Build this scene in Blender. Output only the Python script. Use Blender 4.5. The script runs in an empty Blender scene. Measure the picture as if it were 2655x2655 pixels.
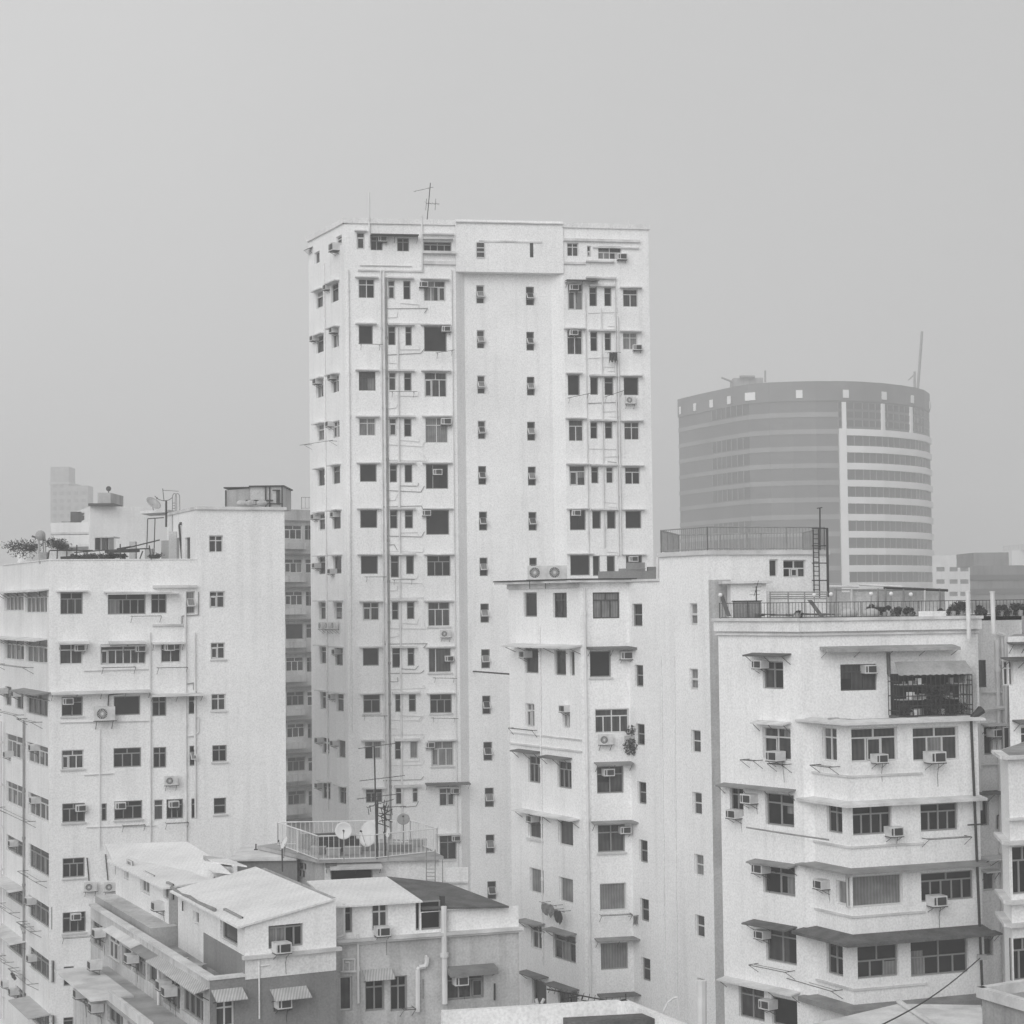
import bpy, math, random
from mathutils import Vector, Matrix
random.seed(7)
S = bpy.context.scene
COL = S.collection

# ------------------------------------------------------------------ camera, sky, sun, exposure
FPX = 4850.0; CX = CY = 1327.5; CAMZ = 38.0
PITCH = math.atan(232.5 / FPX); ROLL = 0.012
fw = Vector((0, math.cos(PITCH), math.sin(PITCH)))
r0 = Vector((1, 0, 0)); u0_ = Vector((0, -math.sin(PITCH), math.cos(PITCH)))
RI = r0 * math.cos(ROLL) - u0_ * math.sin(ROLL)
UP = u0_ * math.cos(ROLL) + r0 * math.sin(ROLL)
CAM = Vector((0, 0, CAMZ))
cd = bpy.data.cameras.new('camera'); cam = bpy.data.objects.new('camera', cd); COL.objects.link(cam)
cd.sensor_width = 36; cd.lens = 36 * FPX / 2655; cd.clip_start = 0.5; cd.clip_end = 8000
bk = -fw
cam.matrix_world = Matrix(((RI.x, UP.x, bk.x, 0), (RI.y, UP.y, bk.y, 0), (RI.z, UP.z, bk.z, CAMZ), (0, 0, 0, 1)))
S.camera = cam
SUN_EL = math.radians(27); SUN_AZ = math.radians(200)      # compass-like: 180 = behind the camera
W = bpy.data.worlds.new('World'); S.world = W; W.use_nodes = True
nt = W.node_tree; nt.nodes.clear()
sky = nt.nodes.new('ShaderNodeTexSky'); sky.sky_type = 'NISHITA'; sky.sun_disc = False
sky.sun_elevation = SUN_EL; sky.sun_rotation = SUN_AZ; sky.dust_density = 4; sky.air_density = 1.5
bw = nt.nodes.new('ShaderNodeRGBToBW'); nt.links.new(sky.outputs[0], bw.inputs[0])
m1 = nt.nodes.new('ShaderNodeMath'); m1.operation = 'MULTIPLY_ADD'
m1.inputs[1].default_value = 0.12; m1.inputs[2].default_value = 5.15     # the cloud layer: even grey with little of the gradient left
nt.links.new(bw.outputs[0], m1.inputs[0])
tc = nt.nodes.new('ShaderNodeTexCoord'); cn = nt.nodes.new('ShaderNodeTexNoise')
cn.inputs['Scale'].default_value = 1.3; cn.inputs['Detail'].default_value = 3
nt.links.new(tc.outputs['Generated'], cn.inputs['Vector'])
cr = nt.nodes.new('ShaderNodeMapRange'); cr.inputs[1].default_value = .3; cr.inputs[2].default_value = .7
cr.inputs[3].default_value = .94; cr.inputs[4].default_value = 1.06; nt.links.new(cn.outputs[0], cr.inputs[0])
m2 = nt.nodes.new('ShaderNodeMath'); m2.operation = 'MULTIPLY'
nt.links.new(m1.outputs[0], m2.inputs[0]); nt.links.new(cr.outputs[0], m2.inputs[1])
bg = nt.nodes.new('ShaderNodeBackground'); bg.inputs[1].default_value = 0.10
dp_ = nt.nodes.new('ShaderNodeVectorMath'); dp_.operation = 'DOT_PRODUCT'; dp_.inputs[1].default_value = (-.40, 0, .16)   # thinner cloud to the upper left
nt.links.new(tc.outputs['Generated'], dp_.inputs[0])
ma = nt.nodes.new('ShaderNodeMath'); ma.operation = 'ADD'; ma.inputs[1].default_value = 1.045; nt.links.new(dp_.outputs['Value'], ma.inputs[0])
m3 = nt.nodes.new('ShaderNodeMath'); m3.operation = 'MULTIPLY'; nt.links.new(m2.outputs[0], m3.inputs[0]); nt.links.new(ma.outputs[0], m3.inputs[1])
nt.links.new(m3.outputs[0], bg.inputs[0])
wo = nt.nodes.new('ShaderNodeOutputWorld'); nt.links.new(bg.outputs[0], wo.inputs[0])
sd = bpy.data.lights.new('sun', 'SUN'); sd.energy = 1.65; sd.angle = math.radians(50); sd.color = (1, 1, 1)
so = bpy.data.objects.new('sun', sd); COL.objects.link(so)
dirv = Vector((math.sin(SUN_AZ) * math.cos(SUN_EL), math.cos(SUN_AZ) * math.cos(SUN_EL), math.sin(SUN_EL)))
so.rotation_euler = dirv.to_track_quat('Z', 'Y').to_euler()
S.view_settings.view_transform = 'Standard'; S.view_settings.look = 'None'
S.view_settings.exposure = 0.0; S.view_settings.gamma = 1
S.render.engine = 'CYCLES'
S.cycles.volume_bounces = 1; S.cycles.max_bounces = 7; S.cycles.diffuse_bounces = 5
HAZE = 0.0015

# ------------------------------------------------------------------ helpers
def ray(px, py):
    return (fw + RI * ((px - CX) / FPX) + UP * ((CY - py) / FPX))
def pd(px, py, D):
    d = ray(px, py); return CAM + d * (D / d.y)
def pz(px, py, z):                      # z relative to the camera's height
    d = ray(px, py); return CAM + d * (z / d.z)
def ZF(ox, oy, s):
    return lambda x, y: (ox + x / s, oy + y / s)
Z1 = ZF(780, 460, 3.864); Z2 = ZF(1200, 460, 3.864); Z3 = ZF(780, 900, 3.864); Z4 = ZF(1200, 900, 3.864)
Z5 = ZF(780, 1400, 3.715); Z6 = ZF(1280, 1400, 3.22); Z7 = ZF(640, 1900, 2.76); Z8 = ZF(0, 1180, 3.864)
Z9 = ZF(400, 1180, 3.864); Z10 = ZF(0, 1640, 3.22); Z11 = ZF(0, 2155, 3.864); Z12 = ZF(1280, 2000, 2.95)
Z13 = ZF(1700, 820, 2.023); Z14 = ZF(1830, 1500, 2.342); Z15 = ZF(1830, 2055, 2.342); Z16 = ZF(200, 2120, 3.611)
NA = ZF(0, 0, 1)

def mat(name, c, rough=.8, stain=0, scale=.35, streak=0, bump=0, metal=0, spec=.3, wave=None, grain=.0):
    m = bpy.data.materials.new(name); m.use_nodes = True; n = m.node_tree.nodes; l = m.node_tree.links
    p = n['Principled BSDF']; p.inputs['Base Color'].default_value = (c, c, c, 1)
    p.inputs['Roughness'].default_value = rough; p.inputs['Metallic'].default_value = metal
    p.inputs['Specular IOR Level'].default_value = spec
    co = n.new('ShaderNodeTexCoord'); last = None
    def mul(a, b):
        q = n.new('ShaderNodeMath'); q.operation = 'MULTIPLY'; l.new(a, q.inputs[0]); l.new(b, q.inputs[1]); return q.outputs[0]
    def noise(sx, sz, lo, hi, det=4, a=.35, b=.7):
        mp = n.new('ShaderNodeMapping'); mp.inputs['Scale'].default_value = (sx, sx, sz); l.new(co.outputs['Object'], mp.inputs[0])
        t = n.new('ShaderNodeTexNoise'); t.inputs['Scale'].default_value = 1; t.inputs['Detail'].default_value = det; l.new(mp.outputs[0], t.inputs['Vector'])
        r = n.new('ShaderNodeMapRange'); r.inputs[1].default_value = a; r.inputs[2].default_value = b
        r.inputs[3].default_value = lo; r.inputs[4].default_value = hi; l.new(t.outputs[0], r.inputs[0]); return r.outputs[0], t.outputs[0]
    if stain:
        last, _ = noise(scale, scale, 1 + stain * .2, 1 - stain, 6)
    if streak:
        s2, _ = noise(2.6, .13, 1, 1 - streak, 5, .5, .78)
        last = mul(last, s2) if last else s2
    if grain:
        s3, _ = noise(13, 13, 1 + grain, 1 - grain, 3)
        last = mul(last, s3) if last else s3
    if wave:
        w = n.new('ShaderNodeTexWave'); w.bands_direction = wave[0]; w.inputs['Scale'].default_value = wave[1]; w.inputs['Distortion'].default_value = wave[2]
        l.new(co.outputs['Object'], w.inputs['Vector'])
        r = n.new('ShaderNodeMapRange'); r.inputs[3].default_value = 1 - wave[3]; r.inputs[4].default_value = 1; l.new(w.outputs[1], r.inputs[0])
        last = mul(last, r.outputs[0]) if last else r.outputs[0]
    if last:
        v = n.new('ShaderNodeMath'); v.operation = 'MULTIPLY'; v.inputs[1].default_value = c; l.new(last, v.inputs[0])
        l.new(v.outputs[0], p.inputs['Base Color'])
    if bump:
        _, raw = noise(14, 14, 0, 1, 3)
        b = n.new('ShaderNodeBump'); b.inputs['Strength'].default_value = bump; b.inputs['Distance'].default_value = .02
        l.new(raw, b.inputs['Height']); l.new(b.outputs[0], p.inputs['Normal'])
    return m
M = dict(
    white=mat('white_render', .87, .85, .07, .3, .10, .4, grain=.11),
    white2=mat('pale_render', .80, .85, .10, .4, .13, .4, grain=.12),
    grey=mat('grey_paint', .25, .85, .2, .4, .2, .4, grain=.12),
    mid=mat('mid_grey_render', .38, .85, .3, .5, .3, .4, grain=.12),
    side=mat('weathered_shade_render', .55, .85, .3, .5, .35, .4, grain=.13),  # worn walls; also lends the recess strip its shade as colour
    conc=mat('bare_concrete', .42, .9, .35, .8, .15, .3, grain=.08),
    slab=mat('painted_slab', .70, .85, .3, .9, .1, .3, grain=.06),
    dslab=mat('stained_slab', .15, .85, .4, 1.1, 0, .3, grain=.1),
    msheet=mat('old_metal_sheet', .25, .6, .35, 1.3, 0, .2, grain=.1),
    lsheet=mat('pale_metal_sheet', .80, .6, .14, .55, .05, .2, wave=('X', 1.6, .3, .05), grain=.12),
    corr=mat('corrugated_plastic', .58, .6, .2, 2, 0, 0, wave=('X', 3.2, .6, .35)),
    dsheet=mat('dark_roof_sheet', .12, .8, .45, 1.6, 0, .4, grain=.2),
    gD=mat('dark_glass', .02, .15, .5, 1.8, spec=.25), gM=mat('glass_before_curtain', .085, .25, .5, 1.6, .35, spec=.25, wave=('X', 1.6, 3, .35)),
    gL=mat('glass_before_pale_curtain', .26, .3, .35, 1.8, .3, spec=.3, wave=('X', 2.4, 2, .3)),
    fW=mat('white_frame', .62, .5), fG=mat('aluminium_frame', .27, .4), fK=mat('dark_frame', .06, .5),
    iron=mat('dark_iron', .045, .6, .3, 3), steel=mat('galvanised_steel', .3, .5, .3, 3), pipe=mat('white_pipe', .76, .5, .15, 1.5, .1),
    pipeD=mat('grey_pipe', .3, .6, .3, 2), acw=mat('air_conditioner_casing', .68, .5, .25, 3), acd=mat('air_conditioner_grille', .06, .6, wave=('Z', 12, 0, .5)),
    leaf=mat('leaf', .06, .7, .5, 3), wood=mat('old_wood', .12, .8, .4, 3), cloth=mat('dark_cloth', .05, .9), clothM=mat('grey_cloth', .22, .9, .3, 3),
    sack=mat('pale_sack', .5, .9, .3, 3), black=mat('rubber_cable', .03, .7), dish=mat('dish_paint', .72, .5, .1, 2), dishM=mat('pale_dish_mesh', .5, .6, .2, 2), dishG=mat('dish_mesh', .3, .6, .2, 2),
    globe=mat('white_globe', .8, .3), asphalt=mat('street_paving', .2, .9, .3, .2), terr=mat('roof_floor', .34, .9, .6, .7, 0, .4, grain=.15),
    band0=mat('crown_glass', .2, .5, .25, .1), band=mat('tinted_band', .30, .5, .2, .1), ribbon=mat('ribbon_glass', .07, .2, .25, .12, spec=.5), spand=mat('tinted_spandrel', .16, .4, .15, .1), clad=mat('white_cladding', .88, .5, .06, .2),
    inter=mat('painted_inner_shade', .03, .9),  # near-black colour standing in for inner shade; no room is modelled
)

class MB:
    def __init__(s): s.v = []; s.f = []; s.m = []; s.mats = []
    def mi(s, k):
        if k not in s.mats: s.mats.append(k)
        return s.mats.index(k)
    def face(s, pts, k):
        b = len(s.v); s.v += [Vector(p) for p in pts]; s.f.append(tuple(range(b, b + len(pts)))); s.m.append(s.mi(k))
    def hexa(s, p, k):                  # p: 4 lower + 4 upper points, shared vertices
        b = len(s.v); s.v += [Vector(q) for q in p]; i = s.mi(k)
        for f in ((3, 2, 1, 0), (4, 5, 6, 7), (0, 1, 5, 4), (1, 2, 6, 5), (2, 3, 7, 6), (3, 0, 4, 7)):
            s.f.append(tuple(b + j for j in f)); s.m.append(i)
    def box(s, c, ax, ay, az, k):       # centre and half-axis vectors
        c = Vector(c); q = []
        for z in (-1, 1):
            for x, y in ((-1, -1), (1, -1), (1, 1), (-1, 1)): q.append(c + ax * x + ay * y + az * z)
        s.hexa(q, k)
    def abox(s, x0, x1, y0, y1, z0, z1, k):
        s.hexa([(x0, y0, z0), (x1, y0, z0), (x1, y1, z0), (x0, y1, z0), (x0, y0, z1), (x1, y0, z1), (x1, y1, z1), (x0, y1, z1)], k)
    def tube(s, a, b, r, k, n=6, r2=None):
        a = Vector(a); b = Vector(b); d = (b - a)
        if d.length < 1e-5: return
        d.normalize(); t = Vector((0, 0, 1)) if abs(d.z) < .9 else Vector((1, 0, 0))
        x = d.cross(t).normalized(); y = d.cross(x); r2 = r if r2 is None else r2; base = len(s.v); i = s.mi(k)
        for p, rr in ((a, r), (b, r2)):
            for j in range(n):
                an = 2 * math.pi * j / n; s.v.append(p + x * math.cos(an) * rr + y * math.sin(an) * rr)
        for j in range(n):
            q = (j + 1) % n; s.f.append((base + j, base + q, base + n + q, base + n + j)); s.m.append(i)
        s.f.append(tuple(base + j for j in range(n))[::-1]); s.m.append(i)
        s.f.append(tuple(base + n + j for j in range(n))); s.m.append(i)
    def path(s, pts, r, k, n=6):
        for a, b in zip(pts, pts[1:]): s.tube(a, b, r, k, n)
    def prism(s, poly, z0, z1, k, ktop=None):
        b = len(s.v); n = len(poly); i = s.mi(k)
        s.v += [Vector((p[0], p[1], z0)) for p in poly] + [Vector((p[0], p[1], z1)) for p in poly]
        for j in range(n):
            q = (j + 1) % n; s.f.append((b + j, b + q, b + n + q, b + n + j)); s.m.append(i)
        s.f.append(tuple(b + j for j in range(n))[::-1]); s.m.append(i)
        s.f.append(tuple(b + n + j for j in range(n))); s.m.append(s.mi(ktop or k))
    def slabpoly(s, pts, t, k):         # sheet of real thickness t through 3D points
        b = len(s.v); n = len(pts); i = s.mi(k)
        s.v += [Vector(p) - Vector((0, 0, t)) for p in pts] + [Vector(p) for p in pts]
        for j in range(n):
            q = (j + 1) % n; s.f.append((b + j, b + q, b + n + q, b + n + j)); s.m.append(i)
        s.f.append(tuple(b + j for j in range(n))[::-1]); s.m.append(i)
        s.f.append(tuple(b + n + j for j in range(n))); s.m.append(i)
    def ball(s, c, r, k, nu=12, nv=7, sc=(1, 1, 1)):
        c = Vector(c); b = len(s.v); i = s.mi(k)
        for a in range(nv + 1):
            th = math.pi * a / nv
            for q in range(nu):
                ph = 2 * math.pi * q / nu
                s.v.append(c + Vector((math.sin(th) * math.cos(ph) * sc[0], math.sin(th) * math.sin(ph) * sc[1], math.cos(th) * sc[2])) * r)
        for a in range(nv):
            for q in range(nu):
                w = (q + 1) % nu; s.f.append((b + a * nu + q, b + a * nu + w, b + (a + 1) * nu + w, b + (a + 1) * nu + q)); s.m.append(i)
    def build(s, name, parent=None, org=None, smooth=False, rootobj=None):
        o_ = org if org is not None else (rootloc(parent) if parent else Vector((0, 0, 0)))
        me = bpy.data.meshes.new(name); me.from_pydata([tuple(v - o_) for v in s.v], [], s.f)
        for k in s.mats: me.materials.append(M[k])
        me.polygons.foreach_set('material_index', s.m)
        if smooth: me.polygons.foreach_set('use_smooth', [True] * len(s.f))
        me.update()
        o = bpy.data.objects.new(name, me); COL.objects.link(o)
        if parent: o.parent = parent
        else: o.location = o_
        return o
def rootloc(o):
    while o.parent: o = o.parent
    return o.location.copy()
def tag(o, label=None, cat=None, group=None, kind=None):
    if label: o['label'] = label
    if cat: o['category'] = cat
    if group: o['group'] = group
    if kind: o['kind'] = kind
    return o
def thing(name, label, cat, loc, group=None):
    o = bpy.data.objects.new(name, None); COL.objects.link(o); o.location = loc; o.empty_display_size = .5
    return tag(o, label, cat, group)
def single(mb, name, label, cat, org, group=None, smooth=False):
    return tag(mb.build(name, None, Vector(org), smooth), label, cat, group)

class Fac:
    def __init__(s, x0, D0, x1, D1, yref=1900, off=0):
        s.A = pd(x0, yref, D0); B = pd(x1, yref, D1); s.A.z = B.z = 0
        s.u = (B - s.A).normalized(); s.L = (B - s.A).length; s.n = Vector((s.u.y, -s.u.x, 0))
        s.A = s.A + s.n * off; s.holes = []
    @property
    def B(s): return s.A + s.u * s.L
    def hit(s, px, py):
        d = ray(px, py); t = (s.A - CAM).dot(s.n) / d.dot(s.n); p = CAM + d * t
        return (p - s.A).dot(s.u), p.z
    def pt(s, u, z, n=0):
        p = s.A + s.u * u + s.n * n; return Vector((p.x, p.y, z))
    def rect(s, Z, x0, y0, x1, y1):
        a = Z(x0, y0); b = Z(x1, y1); xm = (a[0] + b[0]) / 2; ym = (a[1] + b[1]) / 2
        ua = s.hit(a[0], ym)[0]; ub = s.hit(b[0], ym)[0]; zt = s.hit(xm, a[1])[1]; zb = s.hit(xm, b[1])[1]
        return ua, ub, zb, zt
    def fbox(s, mb, u0, u1, z0, z1, n0, n1, k):
        mb.hexa([s.pt(u0, z0, n1), s.pt(u1, z0, n1), s.pt(u1, z0, n0), s.pt(u0, z0, n0),
                 s.pt(u0, z1, n1), s.pt(u1, z1, n1), s.pt(u1, z1, n0), s.pt(u0, z1, n0)], k)
    def wall(s, mb, z0, z1, k, depth=.2, ua=0, ub=None):
        ub = s.L if ub is None else ub
        hs = []
        for (a, b, c, d) in s.holes:
            a = max(a, ua + .03); b = min(b, ub - .03); c = max(c, z0 + .03); d = min(d, z1 - .03)
            if b > a + .05 and d > c + .05: hs.append((a, b, c, d))
        us = sorted(set([ua, ub] + [h[0] for h in hs] + [h[1] for h in hs]))
        # column strips; inside each strip split vertically (fewer faces than a full grid)
        for i in range(len(us) - 1):
            a, b = us[i], us[i + 1]
            if b - a < 1e-4: continue
            m_ = (a + b) / 2; sp = sorted([(h[2], h[3]) for h in hs if h[0] < m_ < h[1]]); z = z0
            for c, d in sp:
                if c > z: mb.face([s.pt(a, z), s.pt(b, z), s.pt(b, c), s.pt(a, c)], k)
                z = max(z, d)
            if z < z1: mb.face([s.pt(a, z), s.pt(b, z), s.pt(b, z1), s.pt(a, z1)], k)
        for (a, b, c, d) in hs:
            for q in (((a, c), (b, c)), ((b, c), (b, d)), ((b, d), (a, d)), ((a, d), (a, c))):
                p0, p1 = q; mb.face([s.pt(*p0), s.pt(*p1), s.pt(p1[0], p1[1], -depth), s.pt(p0[0], p0[1], -depth)], k)

def vfac(a, b):
    F = Fac.__new__(Fac); F.A = Vector((a.x, a.y, 0)); B = Vector((b.x, b.y, 0)); F.u = (B - F.A).normalized(); F.L = (B - F.A).length; F.n = Vector((F.u.y, -F.u.x, 0)); F.holes = []; return F

class Bld:
    def __init__(s, name, label, loc):
        s.root = thing(name, label, 'building', loc); s.facs = {}; s.wins = []
    def window(s, key, Z, x0, y0, x1, y1, opt, name='window', depth=.2):
        F = s.facs[key]; a, b, c, d = F.rect(Z, x0, y0, x1, y1); F.holes.append((a, b, c, d))
        tone = opt[0]; o = opt[1:]; g = {'D': 'gD', 'M': 'gM', 'L': 'gL'}[tone]
        w = MB(); F.fbox(w, a + .01, b - .01, c + .01, d - .01, -depth - .02, -depth + .03, g)
        if 'p' not in o and 'v' not in o and (b - a) > .9:
            nq = max(2, round((b - a) / .62))
            for k in range(nq):
                if random.random() < .3:
                    ua = a + (b - a) * k / nq; ub = a + (b - a) * (k + 1) / nq; zz = c + (d - c) * random.choice((.7, .7, 1, .45)); z0_ = c + .02 if random.random() < .75 else zz - .3 * (d - c)
                    F.fbox(w, ua + .02, ub - .02, z0_, min(zz, d - .02), -depth + .031, -depth + .034, random.choice(('gL', 'gM', 'gL', 'gD')))
        win = w.build(name, s.root); fk = 'fK' if 'k' in o else ('fG' if ('g' in o or tone == 'D') else 'fW')
        fr = MB(); t = .055; n0, n1 = -depth + .032, -depth + .09
        W_, H_ = b - a, d - c
        F.fbox(fr, a + .005, b - .005, c + .005, c + t, n0, n1, fk); F.fbox(fr, a + .005, b - .005, d - t, d - .005, n0, n1, fk)
        F.fbox(fr, a + .005, a + t, c + t, d - t, n0, n1, fk); F.fbox(fr, b - t, b - .005, c + t, d - t, n0, n1, fk)
        nx = next((int(ch) for ch in o if ch.isdigit()), max(1, round(W_ / .62)))
        if 'v' in o:
            for k in (1, 2):
                zz = c + H_ * k / 3; F.fbox(fr, a + t, b - t, zz - t / 2, zz + t / 2, n0, n1, fk)
            z1 = c + H_ * .66; z2 = c + H_ * .38; q = .34      # middle sash pushed open
            for (ua, ub) in ((a + .03, a + .08), (b - .08, b - .03)):
                fr.hexa([F.pt(ua, z2, q), F.pt(ub, z2, q), F.pt(ub, z2, q - .05), F.pt(ua, z2, q - .05),
                         F.pt(ua, z1, -.02), F.pt(ub, z1, -.02), F.pt(ub, z1, -.07), F.pt(ua, z1, -.07)], 'fW')
            F.fbox(fr, a + .03, b - .03, z2 - .05, z2, q - .05, q, 'fW')
            fr.hexa([F.pt(a + .08, z2, q - .015), F.pt(b - .08, z2, q - .015), F.pt(b - .08, z2, q - .03), F.pt(a + .08, z2, q - .03),
                     F.pt(a + .08, z1, -.035), F.pt(b - .08, z1, -.035), F.pt(b - .08, z1, -.05), F.pt(a + .08, z1, -.05)], 'gL' if random.random() < .5 else 'gM')
        elif 'p' not in o:
            tr = c + H_ * (.52 if 'e' in o else .70)
            F.fbox(fr, a + t, b - t, tr - t / 2, tr + t / 2, n0, n1, fk)
            for k in range(1, nx):
                uu = a + W_ * k / nx; F.fbox(fr, uu - t / 2, uu + t / 2, c + t, tr - t / 2, n0, n1, fk)
            if nx >= 2 and 'u' not in o:
                uu = a + W_ * .5; F.fbox(fr, uu - t / 2, uu + t / 2, tr + t / 2, d - t, n0, n1, fk)
            if 'i' in o or (tone != 'D' and random.random() < .35):  # an inner sash frame on one leaf
                k = random.randrange(nx); ua = a + W_ * k / nx + .05; ub = a + W_ * (k + 1) / nx - .05
                for r_ in ((ua, ua + .04, c + t, tr - .03), (ub - .04, ub, c + t, tr - .03), (ua, ub, c + t, c + t + .04), (ua, ub, tr - .07, tr - .03)):
                    F.fbox(fr, *r_, n1 + .002, n1 + .03, fk)
        else:
            if 'q' in o:
                F.fbox(fr, a + W_ * .3, a + W_ * .3 + t, c + t, d - t, n0, n1, fk)
        if 'x' in o and 'p' in o and W_ > 1.4: pass
        fr.build('frame', win)
        if 'h' in o:
            h = MB(); e = .22 if W_ > .8 else .14; F.fbox(h, a - e, b + e, d + .03, d + .10, -.02, .34 + random.uniform(-.06, .08), 'slab'); h.build('hood', win)
        if 's' in o:
            h = MB(); F.fbox(h, a - .07, b + .07, c - .09, c - .012, -.02, .1, 'slab'); h.build('sill', win)
        return win
    def table(s, key, Z, txt, name='window'):
        for ln in txt.strip().split('\n'):
            for it in ln.split(';'):
                q = it.split()
                if len(q) == 5: s.window(key, Z, *[float(v) for v in q[:4]], q[4], name)
    def canopy(s, key, Z, x0, y0, x1, y1, proj=.75, k='slab', drop=.12, t=.06, name='canopy', lip=0):
        """canopy from its wall line (x0,y0)-(x1,y1)"""
        F = s.facs[key]; a, za = F.hit(*Z(x0, y0)); b, zb = F.hit(*Z(x1, y1)); z = (za + zb) / 2
        m = MB()
        m.hexa([F.pt(a, z - drop - t, proj), F.pt(b, z - drop - t, proj), F.pt(b, z - t, -.02), F.pt(a, z - t, -.02),
                F.pt(a, z - drop, proj), F.pt(b, z - drop, proj), F.pt(b, z, -.02), F.pt(a, z, -.02)], k)
        n = max(2, int((b - a) / 1.2))
        for i in range(n + 1):
            u = a + .06 + (b - a - .12) * i / n; m.tube(F.pt(u, z - .45, .01), F.pt(u, z - drop - t, proj * .8), .014, 'iron', 4)
        if lip: F.fbox(m, a, b, z - drop - t - lip, z - drop - t, proj - .04, proj, k)
        return m.build(name, s.root)
    def band(s, key, xm, y0, y1, proj, k='slab', name='ledge', ua=0, ub=None, Z=NA):
        F = s.facs[key]; z1 = F.hit(*Z(xm, y0))[1]; z0 = F.hit(*Z(xm, y1))[1]; m = MB()
        F.fbox(m, ua, F.L if ub is None else ub, z0, z1, -.05, proj, k); return m.build(name, s.root)
    def vpipe(s, key, Z, x, y0, y1, r=.06, k='pipe', n=.1, x2=None, name='drainpipe'):
        F = s.facs[key]; a, za = F.hit(*Z(x, y0)); b, zb = F.hit(*Z(x if x2 is None else x2, y1)); u = (a + b) / 2 if x2 is None else None
        m = MB(); p0 = F.pt(a if u is None else u, za, n); p1 = F.pt(b if u is None else u, zb, n); m.tube(p0, p1, r, k, 8)
        z = min(za, zb); N = int(abs(za - zb) / 2.4)
        for i in range(N):
            q = p0.lerp(p1, (i + .5) / max(1, N)); m.tube(q + Vector((0, 0, .08)), q - Vector((0, 0, .08)), r * 1.5, k, 8)
            m.tube(q, q - F.n * (n + .01), .02, k, 4)
        return m.build(name, s.root)
    def ppath(s, key, Z, pts, r=.035, k='pipe', n=.06, name='branch_pipe'):
        F = s.facs[key]; m = MB(); m.path([F.pt(*F.hit(*Z(*p)), n) for p in pts], r, k, 6); return m.build(name, s.root)
    def walls(s, spec, k='white', back=None, ztop=None, zb=0, roofk='terr', name='wall', depth=.2):
        """spec: list of (fac key, ztop); closes the plan with the back points and puts a roof on"""
        m = MB()
        for key, zt in spec: s.facs[key].wall(m, zb, zt, k, depth)
        pts = [s.facs[spec[0][0]].A] + [s.facs[q].B for q, _ in spec]
        zt = ztop if ztop is not None else spec[0][1]
        bp = [pts[-1]] + back + [pts[0]]
        for a, b in zip(bp, bp[1:]): m.face([(a.x, a.y, zb), (b.x, b.y, zb), (b.x, b.y, zt), (a.x, a.y, zt)], k)
        w = m.build(name, s.root)
        r = MB(); allp = pts + back; r.face([(p.x, p.y, zt - .02) for p in allp], roofk); r.build('roof', s.root)
        return w

def bb(p, dy, side=0):
    'point behind p seen along the same line of sight'
    return Vector((p.x * (1 + dy / p.y) + side, p.y + dy, 0))
def laundry(F, Z, x0, y0, x1, y1, label, k, n=.5):
    a, b, c, d = F.rect(Z, x0, y0, x1, y1); m = MB(); N = 7
    for i in range(N):
        for j in range(5):
            def P(i, j):
                u = a + (b - a) * i / N; z = d - (d - c) * (j / 5) * (1 - .35 * math.sin(i * 1.9) ** 2)
                return F.pt(u, z, n + .05 * math.sin(i * 2.1 + j))
            m.face([P(i, j), P(i + 1, j), P(i + 1, j + 1), P(i, j + 1)], k)
    m.tube(F.pt(a - .25, d + .02, n), F.pt(b + .25, d + .02, n), .012, 'iron', 5); m.tube(F.pt(a, d + .02, n), F.pt(a, d + .02, -.02), .012, 'iron', 5); m.tube(F.pt(b, d + .02, n), F.pt(b, d + .02, -.02), .012, 'iron', 5)
    return single(m, 'laundry', label, 'laundry', F.pt(a, c, n))
def zof(F, px, py): return F.hit(px, py)[1]

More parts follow.
